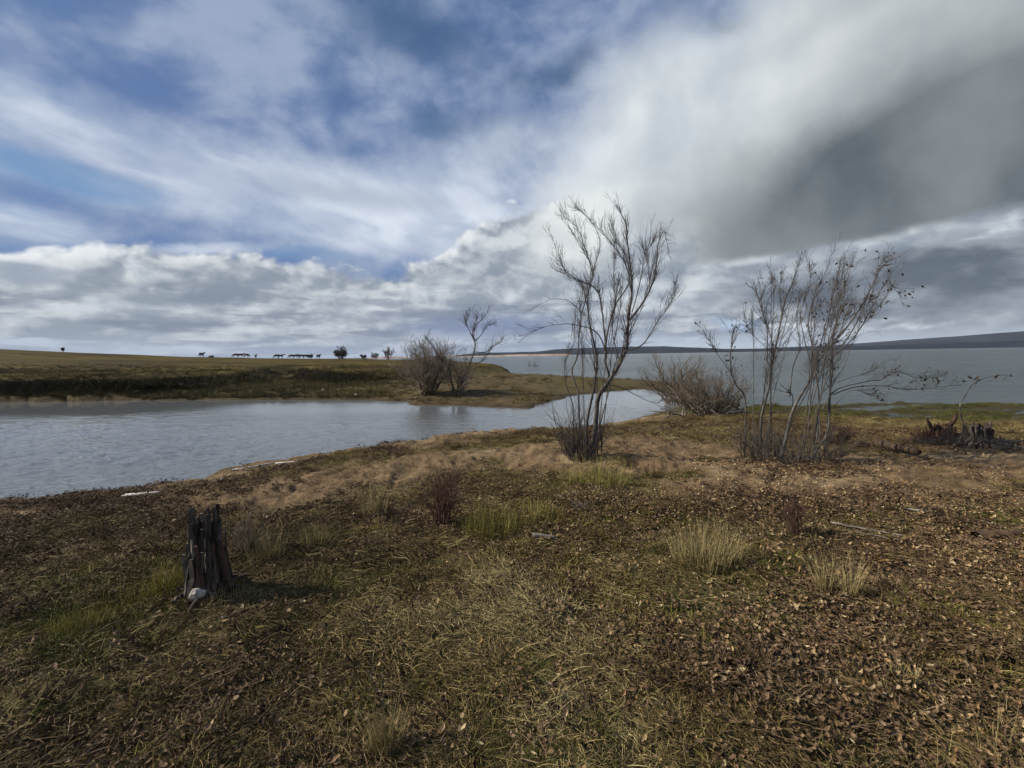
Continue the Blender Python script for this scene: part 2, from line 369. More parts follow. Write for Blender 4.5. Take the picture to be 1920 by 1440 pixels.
# ------------------------------------------------------------------ ground sheet
def ground_mat(g, p):
    pos = g.new('ShaderNodeNewGeometry').outputs['Position']
    at = g.new('ShaderNodeAttribute', attribute_name='zone').outputs['Color']
    zs = g.new('ShaderNodeSeparateColor'); g.put(zs.inputs[0], at); sand, green, lit = zs.outputs[0], zs.outputs[1], zs.outputs[2]
    bt = g.new('ShaderNodeAttribute', attribute_name='land').outputs['Color']
    z2 = g.new('ShaderNodeSeparateColor'); g.put(z2.inputs[0], bt); wet, plain, cut = z2.outputs[0], z2.outputs[1], z2.outputs[2]
    n1 = g.noise(pos, 1.3, 6, .6); n2 = g.noise(pos, 9, 6, .65); n3 = g.noise(pos, 38, 5, .7); n4 = g.noise(pos, 130, 3, .7)
    ns = g.noise(g.map(pos, rot=(0, 0, .5), scale=(14, 60, 30)), 1.0, 4, .6, 1.2)
    c = g.mix(g.sm(n2, .35, .65), (.050, .034, .018), (.105, .075, .038))
    c = g.mix(g.mul(g.sm(n3, .48, .66), .7), c, (.15, .115, .068))
    c = g.mix(g.mul(g.sm(ns, .55, .7), .5), c, (.17, .135, .075))
    gc = g.mix(g.sm(n3, .35, .65), (.035, .040, .012), (.105, .105, .035))
    c = g.mix(g.mul(green, g.sm(n2, .3, .6, .3, .85)), c, gc)
    lc = g.mix(g.sm(n3, .45, .6), (.090, .055, .029), (.20, .128, .070))
    c = g.mix(g.mul(lit, .7), c, lc)
    sc = g.mix(g.sm(n2, .35, .65), (.125, .084, .048), (.225, .158, .092))
    sc = g.mix(g.sm(g.noise(pos, .8, 4, .6), .50, .64), sc, (.26, .19, .112))
    sc = g.mix(g.mul(g.sm(n3, .50, .64), .6), sc, (.085, .055, .035))
    c = g.mix(g.mul(sand, g.sm(n1, .3, .55, .55, 1)), c, sc)
    # distant land
    pn = g.noise(g.map(pos, scale=(.05, .16, 1)), 1.0, 7, .62)
    pn2 = g.noise(pos, .9, 6, .65)
    pc = g.mix(g.sm(pn, .40, .58), (.038, .026, .009), (.105, .078, .016))
    pc = g.mix(g.mul(g.sm(pn2, .42, .62), .55), pc, (.040, .034, .017))
    low = g.mix(g.sm(pn2, .4, .6), (.068, .048, .030), (.115, .085, .050))
    low = g.mix(g.mul(green, .8), low, (.095, .088, .026))
    fy = g.sep(pos)[1]
    far = g.sm(g.sub(fy, g.mul(g.sm(g.sep(pos)[0], 3, 7), 12.0)), 17, 22)
    c = g.mix(far, c, g.mix(plain, low, pc))
    c = g.mix(g.mul(cut, .75), c, g.mix(g.sm(pn2, .4, .6), (.022, .020, .009), (.07, .056, .024)))
    c = g.mix(g.mul(wet, .65), c, g.mix(g.sm(n2, .4, .6), (.06, .045, .030), (.035, .028, .020)))
    g.put(p.inputs['Base Color'], c)
    g.put(p.inputs['Roughness'], g.sm(wet, .3, 1, .95, .82)); p.inputs['Specular IOR Level'].default_value = .06
    b = g.new('ShaderNodeBump'); b.inputs['Strength'].default_value = .9; b.inputs['Distance'].default_value = .05
    g.put(b.inputs['Height'], g.add(g.add(g.mul(n2, .5), g.mul(n3, .45)), g.add(g.mul(n4, .12), g.mul(g.mul(pn2, far), 6.0))))
    g.put(p.inputs['Normal'], b.outputs[0])
M_GROUND = mat('ground_soil', ground_mat)

def build_ground():
    a = np.concatenate([np.arange(-180, -66, 3.0), np.arange(-66, 66, .2), np.arange(66, 180, 3.0)])
    na = len(a)
    r = np.concatenate([np.geomspace(.45, 26, 380)[:-1], np.geomspace(26, 400, 170)[:-1], np.geomspace(400, 9000, 24)])
    nr = len(r); A_, R_ = np.meshgrid(np.radians(a), r)
    X, Y = np.sin(A_) * R_, np.cos(A_) * R_
    Z = height(X, Y)
    V = np.stack([X, Y, Z], -1).reshape(-1, 3)
    V = np.vstack([V, [[0, 0, height(0, 0)]]])
    i = np.arange(nr - 1)[:, None] * na; j = np.arange(na)[None, :]; k = (j + 1) % na
    Q = np.stack([i + j, i + k, i + na + k, i + na + j], -1).reshape(-1, 4)[:, ::-1]
    o = quads_mesh('ground', V, Q, M_GROUND)
    me = o.data
    x, y = V[:, 0], V[:, 1]
    sp = sdist(x, y, POND); sk = sdist(x, y, LAKE); dw = np.minimum(sp, sk)
    wob = fbm(x, y, 1.5, 3) * .5
    wet = (1 - sstep(V[:, 2] - WZ, .03, .17)) * (1 - .5 * zone_sand(x, y))
    pl = sdist(x, y, PLAIN)
    plain = sstep(-pl + fbm(x, y, .3, 3) * 1.5, -.5, 1.0) * sstep(y, 20, 24)
    leftcut = 1 - sstep(x, -16, -9)
    cutz = (.35 * sstep(V[:, 2], -.84, -.80) + .65 * sstep(V[:, 2], -.5, -.2)) * (1 - sstep(V[:, 2], .15, .42)) * sstep(y, 20, 23) * leftcut
    # the worn path through the bank, and the dark strip far out on the plain
    pth = np.maximum(gauss(x, y, *pxg(560, 697, .35), 6, 2.6, .2), gauss(x, y, *pxg(520, 690, .45), 4, 3.0, .2)) * 1.1
    strip = np.exp(-((np.hypot(x, y) - 95 - fbm(x, y, .05, 3) * 18) / 8) ** 2) * sstep(-x, 30, 60) * .75
    cut = np.clip(np.maximum.reduce([cutz, pth, strip]), 0, 1)
    head = gauss(x, y, *pxg(945, 695, -.3), 3.0, 1.4) * 1.0
    cut = np.clip(np.maximum(cut, head), 0, 1)
    for nm, ch in (('zone', (zone_sand(x, y), zone_green(x, y), zone_litter(x, y))), ('land', (wet, plain, cut))):
        at = me.attributes.new(nm, 'FLOAT_COLOR', 'POINT')
        at.data.foreach_set('color', np.stack([*ch, np.ones(len(x))], -1).astype(np.float32).ravel())
    return tag(o, kind='structure')
GROUND = build_ground()

# ------------------------------------------------------------------ water
def water_mat(depthcol, ripple, s1, s2, rough, amp):
    def fn(g, p):
        pos = g.new('ShaderNodeNewGeometry').outputs['Position']
        y = g.sep(pos)[1]
        cam_d = g.v('LENGTH', pos)
        m1 = g.map(pos, rot=(0, 0, R(12)), scale=(1, 1.7, 1))
        w1 = g.noise(m1, s1, 4, .55, .6); w2 = g.noise(m1, s2, 3, .5, .3); w3 = g.noise(m1, s1 * .17, 3, .5)
        calm = g.mul(g.sm(g.noise(g.map(pos, scale=(.03, .09, 1)), 1.0, 3, .5), .35, .65, .6, 1.15), g.sm(y, 9, 22, 1.0, .04 if ripple < .5 else 1.0))
        h = g.add(g.mul(w1, .6), g.add(g.mul(w2, .25), g.mul(w3, 1.3)))
        b = g.new('ShaderNodeBump'); b.inputs['Distance'].default_value = ripple
        g.put(b.inputs['Strength'], g.mul(calm, amp)); g.put(b.inputs['Height'], h)
        g.put(p.inputs['Normal'], b.outputs[0])
        c = g.mix(g.noise(pos, .15, 4, .5), depthcol[0], depthcol[1])
        g.put(p.inputs['Base Color'], c); g.put(p.inputs['Roughness'], rough); p.inputs['IOR'].default_value = 1.33
    return fn
M_POND = mat('pond_water', water_mat(((.120, .135, .145), (.150, .165, .172)), .10, 3.6, 14.0, .05, 1.0))
M_LAKE = mat('lake_water', water_mat(((.050, .064, .061), (.066, .080, .075)), .60, 1.1, 4.0, .22, 1.0))
def flat(name, pts, m, z):
    import mathutils
    tri = mathutils.geometry.tessellate_polygon([[Vector((p[0], p[1], z)) for p in pts]])
    return mesh(name, [(p[0], p[1], z) for p in pts], tri, m)
def build_water():
    far_line = poly([(1300, 729), (1262, 728.5), (1200, 722), (1110, 719), (1060, 719)])   # ridge of the brown strip between pond and lake
    pond = [(-120, 2), (-14, 2.5), (-6, 7.5), pxg(700, 870, WZ), pxg(1050, 835, WZ), pxg(1200, 810, WZ), pxg(1300, 790, WZ), pxg(1310, 755, WZ)] + [tuple(p) for p in far_line] + [pxg(940, 735, WZ), pxg(700, 735, WZ), pxg(0, 742, WZ), (-120, 31)]
    # wind ripples: a real wavy sheet, calm towards the sheltered far bank
    PP = np.array(pond); a = np.radians(np.concatenate([np.arange(-88, -52, .6), np.arange(-52, 26, .13)])); r = np.geomspace(7.0, 130, 560)
    A_, R_ = np.meshgrid(a, r); X, Y = np.sin(A_) * R_, np.cos(A_) * R_
    wind = (1 - sstep(Y, 12, 24) * .97) * (.55 + .9 * sstep(fbm(X, Y * 1.6, .12, 3), -.35, .35)) * (1 - sstep(R_, 30, 45))
    H = fbm(X * .62 + .25 * Y, Y, 3.7, 3, .55) * .050 + fbm(X * .7, Y, 1.0, 2) * .012
    V = np.stack([X, Y, WZ + H * wind], -1).reshape(-1, 3); na, nr = len(a), len(r)
    i = np.arange(nr - 1)[:, None] * na; j = np.arange(na - 1)[None]
    Q = np.stack([i + j, i + j + 1, i + na + j + 1, i + na + j], -1).reshape(-1, 4)[:, ::-1]
    c = V[Q].mean(1); Q = Q[sdist(c[:, 0], c[:, 1], PP) < .05]
    used = np.unique(Q); re = np.zeros(len(V), int); re[used] = np.arange(len(used))
    o = quads_mesh('pond_water', V[used], re[Q], M_POND)
    tag(o, kind='structure')
    lake = [(12000, -10), (60, 5), pxg(1990, 800, WZ), pxg(1750, 806, WZ), pxg(1560, 812, WZ), pxg(1420, 800, WZ), pxg(1345, 760, WZ)] + [tuple(p) for p in far_line] + [(-6, 44), (-14, 60), (-60, 160), (-260, 900), (-3000, 9000), (12000, 9000)]
    o = flat('lake_water', lake, M_LAKE, WZ)
    if o.data.polygons[0].normal.z < 0: o.data.flip_normals()
    tag(o, kind='structure')
build_water()

# ------------------------------------------------------------------ far hills and shore
def hill_mat(c1, c2, sc):
    def fn(g, p):
        pos = g.new('ShaderNodeNewGeometry').outputs['Position']
        n = g.noise(g.map(pos, scale=(1, .4, 2)), sc, 5, .6)
        g.put(p.inputs['Base Color'], g.mix(g.sm(n, .4, .6), c1, c2)); p.inputs['Roughness'].default_value = 1; p.inputs['Specular IOR Level'].default_value = 0
    return fn
def hills(name, prof, r0, r1, m, rough=4.0, nx=220):
    azs, els = zip(*[azel(*q) for q in prof])
    a = np.linspace(azs[0], azs[-1], nx); e = np.interp(a, azs, els)
    rows = np.linspace(0, 1, 16); V = []
    for t in rows:
        rr = r0 + (r1 - r0) * t
        # front slope rises to the crest at t = .75 then falls away
        f = sstep(np.array([t]), 0, .75)[0] if t < .75 else 1 - sstep(np.array([t]), .75, 1.15)[0] * .9
        crest = np.tan(np.radians(e)) * (r0 + (r1 - r0) * .75) + CAM_H
        x, y = np.sin(np.radians(a)) * rr, np.cos(np.radians(a)) * rr
        z = WZ - 1 + (crest - WZ + 1) * f + (fbm(x, y, .006, 4) * rough * f)
        V.append(np.stack([x, y, z], -1))
    V = np.vstack(V); i = np.arange(15)[:, None] * nx; j = np.arange(nx - 1)[None]
    Q = np.stack([i + j, i + j + 1, i + nx + j + 1, i + nx + j], -1).reshape(-1, 4)
    return tag(quads_mesh(name, V, Q, m), kind='structure')
M_FOREST = mat('forest_hill', hill_mat((.010, .015, .022), (.022, .029, .036), .004))
M_FOREST2 = mat('forest_hill_front', hill_mat((.006, .010, .015), (.014, .019, .024), .008))
M_CLIFF = mat('pale_cliff', hill_mat((.30, .20, .15), (.42, .33, .27), .03))
hills('hills', [(1380, 656), (1480, 651), (1580, 646), (1700, 637), (1800, 630), (1920, 621), (2100, 612), (2700, 600)], 5200, 7600, M_FOREST)
hills('hills', [(1230, 659), (1300, 654.5), (1420, 653.5), (1560, 650), (1700, 646), (1800, 642), (1920, 638), (2100, 632), (2700, 610)], 4300, 5000, M_FOREST2, 3)
hills('hills', [(700, 671), (840, 668), (905, 661), (960, 660.5), (1005, 659.5), (1040, 655), (1100, 652.5), (1180, 650), (1250, 649.5), (1330, 653), (1420, 656)], 3600, 5200, M_FOREST)
hills('far_shore', [(690, 671.5), (720, 669), (800, 669.5), (900, 667), (960, 665), (1000, 664), (1060, 663), (1075, 665.5), (1100, 668)], 1250, 1330, M_CLIFF, .8, 120)

# ------------------------------------------------------------------ tubes (branches, twigs, sticks)
class Tubes:
    def __init__(s): s.V = []; s.F = []; s.n = 0; s.tris = 0
    def add(s, path, radii, sides=5, cap=True):
        P = np.array(path, float); k = len(P)
        T = np.gradient(P, axis=0); T /= (np.linalg.norm(T, axis=1)[:, None] + 1e-9)
        ref = np.array([0, 0, 1.0]) if abs(T[:, 2].mean()) < .8 else np.array([1.0, 0, 0])
        Nn = np.cross(T, ref); Nn /= (np.linalg.norm(Nn, axis=1)[:, None] + 1e-9); B = np.cross(T, Nn)
        a = np.arange(sides) * 2 * math.pi / sides
        rr = np.interp(np.linspace(0, 1, k), np.linspace(0, 1, len(radii)), radii)
        ring = P[:, None, :] + rr[:, None, None] * (np.cos(a)[None, :, None] * Nn[:, None, :] + np.sin(a)[None, :, None] * B[:, None, :])
        s.V.append(ring.reshape(-1, 3))
        i = s.n + np.arange(k - 1)[:, None] * sides; j = np.arange(sides)[None]; j2 = (j + 1) % sides
        s.F.append(np.stack([i + j, i + j2, i + sides + j2, i + sides + j], -1).reshape(-1, 4))
        if cap and rr[-1] > .004:
            s.V.append(P[-1:][:, :] + T[-1] * rr[-1] * .3)
            top = s.n + k * sides; b = s.n + (k - 1) * sides
            q = np.array([[b + m, b + (m + 1) % sides, top, top] for m in range(sides)]); s.F.append(q[:, [0, 1, 2, 2]])
            s.n += 1
        s.n += k * sides
    def build(s, name, m, parent=None, origin=None):
        V = np.vstack(s.V); F = np.vstack(s.F)
        if origin is not None: V = V - np.array(origin)
        tri = F[:, 2] == F[:, 3]
        me = bpy.data.meshes.new(name); Q, Tt = F[~tri], F[tri][:, :3]
        me.vertices.add(len(V)); me.vertices.foreach_set('co', V.astype(np.float32).ravel())
        li = np.concatenate([Q.ravel(), Tt.ravel()]).astype(np.int32); me.loops.add(len(li)); me.loops.foreach_set('vertex_index', li)
        st = np.concatenate([np.arange(len(Q)) * 4, len(Q) * 4 + np.arange(len(Tt)) * 3]).astype(np.int32)
        me.polygons.add(len(st)); me.polygons.foreach_set('loop_start', st); me.polygons.foreach_set('use_smooth', np.ones(len(st), bool))
        me.update(calc_edges=True); me.materials.append(m)
        o = bpy.data.objects.new(name, me); COL.objects.link(o)
        if parent: o.parent = parent
        elif origin is not None: o.location = origin
        return o
def rv(rng, s=1.0): return rng.normal(size=3) * s
def unit(v): return v / (np.linalg.norm(v) + 1e-9)
def smooth_path(pts, n):
    P = np.array(pts, float); t = np.linspace(0, len(P) - 1, n); out = []
    for u in t:
        i = min(int(u), len(P) - 2); f = u - i
        p0, p1, p2, p3 = P[max(i - 1, 0)], P[i], P[i + 1], P[min(i + 2, len(P) - 1)]
        out.append(.5 * ((2 * p1) + (-p0 + p2) * f + (2 * p0 - 5 * p1 + 4 * p2 - p3) * f * f + (-p0 + 3 * p1 - 3 * p2 + p3) * f ** 3))
    return np.array(out)
def grow(tb, p, d, L, r, rng, levels, wander=.16, up=.25, nk=4, spread=.6, tips=None, minr=.0016, sides=4):
    n = max(3, int(3 + L * 5)); path = [np.array(p, float)]; d = unit(np.array(d, float)); st = L / n
    for i in range(n):
        d = unit(d + rv(rng, wander) + np.array([0, 0, up]) * .3); path.append(path[-1] + d * st)
    tb.add(path, [r, max(r * .35, minr * .7)], sides if r > .006 else 3, cap=False)
    if tips is not None: tips.append((path[-1], d)); tips.append((path[len(path) // 2], d))
    if levels > 0:
        for i in range(nk):
            t = rng.uniform(.15, .95); k = min(int(t * n), n - 1); q = path[k] + (path[k + 1] - path[k]) * (t * n - k)
            tang = unit(path[k + 1] - path[k]); dd = unit(tang + unit(rv(rng)) * spread + np.array([0, 0, up * .5]))
            grow(tb, q, dd, L * rng.uniform(.35, .65) * (1.1 - t * .4), max(r * (1 - .6 * t) * .55, minr), rng, levels - 1, wander, up, max(2, nk - 1), spread, tips, minr, sides)

def bark(c1, c2, c3, sc=30):
    def fn(g, p):
        pos = g.new('ShaderNodeTexCoord').outputs['Object']
        n = g.noise(g.map(pos, scale=(1, 1, .25)), sc, 5, .65); n2 = g.noise(pos, sc * .12, 3, .5); n3 = g.noise(pos, sc * 3, 3, .6)
        c = g.mix(g.sm(n, .38, .62), c1, c2); c = g.mix(g.mul(g.sm(n2, .48, .66), .8), c, c3)
        g.put(p.inputs['Base Color'], c); p.inputs['Roughness'].default_value = .85; p.inputs['Specular IOR Level'].default_value = .3
        b = g.new('ShaderNodeBump'); b.inputs['Strength'].default_value = .7; b.inputs['Distance'].default_value = .006
        g.put(b.inputs['Height'], g.add(n, g.mul(n3, .4))); g.put(p.inputs['Normal'], b.outputs[0])
    return fn
M_BARK = mat('bark_dark', bark((.045, .040, .036), (.105, .095, .085), (.15, .14, .125)))
M_BARKP = mat('bark_pale', bark((.075, .068, .06), (.15, .14, .125), (.055, .048, .042)))
M_TWIG = mat('twig_dark', bark((.038, .032, .030), (.075, .062, .055), (.11, .095, .085)))
M_TWIGB = mat('twig_brown', bark((.11, .080, .055), (.20, .155, .11), (.075, .052, .038)))
M_TWIGG = mat('twig_grey_brown', bark((.10, .085, .068), (.19, .165, .135), (.065, .052, .042)))
M_TWIGR = mat('twig_red_brown', bark((.055, .028, .022), (.11, .058, .042), (.08, .055, .04)))
M_DEAD = mat('dead_wood', bark((.13, .11, .09), (.27, .24, .20), (.07, .055, .045), 22))
M_ROT = mat('rotten_wood', bark((.026, .019, .015), (.088, .074, .060), (.15, .13, .11), 26))
M_ROTB = mat('rotten_heartwood', bark((.035, .018, .013), (.10, .055, .038), (.05, .035, .028), 30))
M_WHITE = mat('bleached_wood', bark((.42, .39, .35), (.62, .59, .54), (.25, .22, .19), 20))
M_LOG = mat('wet_log', bark((.045, .026, .016), (.10, .062, .036), (.14, .095, .06), 7))

def at_depth(px, py, Y):
    v = ray(px, py); t = Y / v.y; return np.array([v.x * t, Y, CAM_H + v.z * t])
def stem3d(pts, base, slope, rng, n=None, curve=0.0, dy0=0.0):
    """a stem drawn on the photograph, stood up in the vertical plane through its foot and leaned in depth"""
    out = []
    z0 = None
    for i, (x, y) in enumerate(pts):
        q = at_depth(x, y, base[1]); z0 = q[2] if z0 is None else z0
        h = max(0.0, q[2] - base[2]); Y = base[1] + dy0 + slope * h + curve * h * h
        out.append(at_depth(x, y, Y))
    return smooth_path(out, n or max(8, len(pts) * 4))
def shoots_on(tb, path, r0, r1, rng, count, L, levels=1, spread=.55, up=.35, tmin=.15, tips=None, nk=3, bend=None, minr=.0016, wander=.2):
    k = len(path)
    for _ in range(count):
        t = rng.uniform(tmin, 1.0) ** .8; i = min(int(t * (k - 1)), k - 2); q = path[i] + (path[i + 1] - path[i]) * (t * (k - 1) - i)
        tang = unit(path[i + 1] - path[i]); r = r0 + (r1 - r0) * t
        d = unit(tang + unit(rv(rng)) * spread + np.array([0, 0, .15]) + (0 if bend is None else np.array(bend)))
        grow(tb, q, d, L * rng.uniform(.45, 1.1) * (1.15 - .5 * t), max(r * .4, minr * 1.3), rng, levels, wander, up * .6, nk, .75, tips, minr)

# ------------------------------------------------------------------ leaf shapes
def leaf_mesh(name, L, W, curl, m, seed):
    rg = np.random.default_rng(seed); V = []; n = 5
    for i in range(n):
        t = i / (n - 1); w = W * math.sin(math.pi * min(1, .08 + t * .9)) ** .7 * .5; x = (t - .5) * L
        z = curl * (2 * t - 1) ** 2 * L + rg.normal() * L * .03
        V += [(x, -w, z + curl * w * 1.6 + rg.normal() * L * .03), (x, 0, z - curl * w * .4), (x, w, z + curl * w * 1.6 + rg.normal() * L * .03)]
    F = []
    for i in range(n - 1):
        a = i * 3; F += [(a, a + 1, a + 4, a + 3), (a + 1, a + 2, a + 5, a + 4)]
    return V, F
def tint_mat(cols, rough=.8, transl=.0, vary=.35):
    def fn(g, p):
        at = g.new('ShaderNodeAttribute', attribute_name='tint', attribute_type='INSTANCER').outputs['Fac']
        rmp = g.new('ShaderNodeValToRGB'); g.put(rmp.inputs[0], at); cr = rmp.color_ramp; cr.interpolation = 'LINEAR'
        for i, c in enumerate(cols):
            e = cr.elements[i] if i < 2 else cr.elements.new(i / (len(cols) - 1)); e.position = i / (len(cols) - 1); e.color = (*c, 1)
        cr.elements[1].position = cr.elements[1].position
        pos = g.new('ShaderNodeTexCoord').outputs['Object']
        n = g.noise(pos, 60, 2, .5)
        ca = g.new('ShaderNodeAttribute', attribute_name='shade').outputs['Fac']
        k = g.mul(g.sm(n, .3, .7, 1 - vary, 1 + vary), g.add(ca, .0))
        c = g.v('SCALE', rmp.outputs[0], k)
        g.put(p.inputs['Base Color'], c); p.inputs['Roughness'].default_value = rough; p.inputs['Specular IOR Level'].default_value = .25
    return fn
def ramp_sort(cols): return cols
M_THATCH = mat('dead_grass', tint_mat([(.080, .054, .022), (.155, .115, .044), (.22, .172, .072), (.30, .245, .12)]))
M_GREEN = mat('short_green_grass', tint_mat([(.055, .062, .012), (.105, .106, .020), (.17, .156, .028), (.25, .215, .048)]))
M_LEAF = mat('fallen_leaf', tint_mat([(.12, .060, .028), (.23, .135, .060), (.34, .235, .115), (.45, .36, .21)], .75))
M_LITTER = mat('plant_litter', tint_mat([(.040, .025, .014), (.095, .058, .031), (.165, .108, .060), (.24, .175, .11)]))
M_SCRUB = mat('bank_scrub', tint_mat([(.024, .021, .009), (.062, .050, .018), (.12, .094, .030), (.18, .14, .06)]))

def blades_mesh(name, rng, n, L, W, spread, lean, lay, curl, m, segs=3):
    """a clump of bent blades rooted inside a small circle; lay = how far they lie down along +x"""
    V = []; F = []; SH = []
    for _ in range(n):
        a = rng.uniform(0, 2 * math.pi); rr = spread * math.sqrt(rng.random()); p = np.array([rr * math.cos(a), rr * math.sin(a), -.01])
        d = unit(np.array([math.cos(a) * lean + rng.normal() * lean * .7, math.sin(a) * lean + rng.normal() * lean * .7, 1 - lay]) + np.array([lay, 0, 0]) * rng.uniform(.4, 1.2))
        l = L * rng.uniform(.5, 1.15); w = W * rng.uniform(.7, 1.3); side = unit(np.cross(d, rv(rng))) * w * .5; sh = rng.uniform(.6, 1.45)
        bend = rv(rng, curl); bend[2] = -abs(bend[2]) - curl * .5
        base = len(V)
        for i in range(segs + 1):
            t = i / segs; k = 1 - t ** 2 * .85
            if p[2] < .004 and i > 0: p[2] = .004 + rng.random() * .01
            V += [tuple(p - side * k), tuple(p + side * k)]; SH += [sh, sh]
            d = unit(d + bend / segs); p = p + d * l / segs
        for i in range(segs): b = base + 2 * i; F.append((b, b + 1, b + 3, b + 2))
    o = mesh(name, V, F, m, link=False)
    at = o.data.attributes.new('shade', 'FLOAT', 'POINT'); at.data.foreach_set('value', np.array(SH, np.float32)); return o
def shade_attr(o, v=1.0):
    at = o.data.attributes.new('shade', 'FLOAT', 'POINT'); at.data.foreach_set('value', np.full(len(o.data.vertices), v, np.float32)); return o
def variants(name, objs):
    c = bpy.data.collections.new(name)
    for o in objs: c.objects.link(o)
    return c
def scatter(name, pts, rot, scl, tint, idx, coll, label=None, cat=None, kind='stuff'):
    """one object of uncountable ground cover: a point cloud carrying the small plants"""
    n = len(pts); me = bpy.data.meshes.new(name); me.vertices.add(n); me.vertices.foreach_set('co', pts.astype(np.float32).ravel())
    for nm, ty, arr, key in (('rot', 'FLOAT_VECTOR', rot, 'vector'), ('scl', 'FLOAT', scl, 'value'), ('tint', 'FLOAT', tint, 'value'), ('idx', 'INT', idx, 'value')):
        at = me.attributes.new(nm, ty, 'POINT'); at.data.foreach_set(key, np.ascontiguousarray(arr, dtype=np.int32 if ty == 'INT' else np.float32).ravel())
    o = bpy.data.objects.new(name, me); COL.objects.link(o)
    ng = bpy.data.node_groups.new(name + '_scatter', 'GeometryNodeTree')
    ng.interface.new_socket('Geometry', in_out='INPUT', socket_type='NodeSocketGeometry'); ng.interface.new_socket('Geometry', in_out='OUTPUT', socket_type='NodeSocketGeometry')
    N = ng.nodes.new; Lk = ng.links.new
    gi, go = N('NodeGroupInput'), N('NodeGroupOutput'); ci = N('GeometryNodeCollectionInfo'); ci.inputs[0].default_value = coll; ci.inputs['Separate Children'].default_value = True; ci.inputs['Reset Children'].default_value = True
    ip = N('GeometryNodeInstanceOnPoints'); ip.inputs['Pick Instance'].default_value = True
    def na(nm, ty):
        q = N('GeometryNodeInputNamedAttribute'); q.data_type = ty; q.inputs['Name'].default_value = nm; return q.outputs[0]
    Lk(gi.outputs[0], ip.inputs['Points']); Lk(ci.outputs[0], ip.inputs['Instance']); Lk(na('idx', 'INT'), ip.inputs['Instance Index'])
    e2r = N('FunctionNodeEulerToRotation'); Lk(na('rot', 'FLOAT_VECTOR'), e2r.inputs[0]); Lk(e2r.outputs[0], ip.inputs['Rotation']); Lk(na('scl', 'FLOAT'), ip.inputs['Scale']); Lk(ip.outputs[0], go.inputs[0])
    md = o.modifiers.new('scatter', 'NODES'); md.node_group = ng
    return tag(o, label, cat, kind=kind)
def sector(rng, n, r0, r1, amax=60, power=1.0):
    """random ground points in front of the camera; power < 2 crowds them towards it"""
    a = np.radians(rng.uniform(-amax, amax, n)); u = rng.random(n)
    r = (r0 ** power + (r1 ** power - r0 ** power) * u) ** (1 / power)
    return np.sin(a) * r, np.cos(a) * r

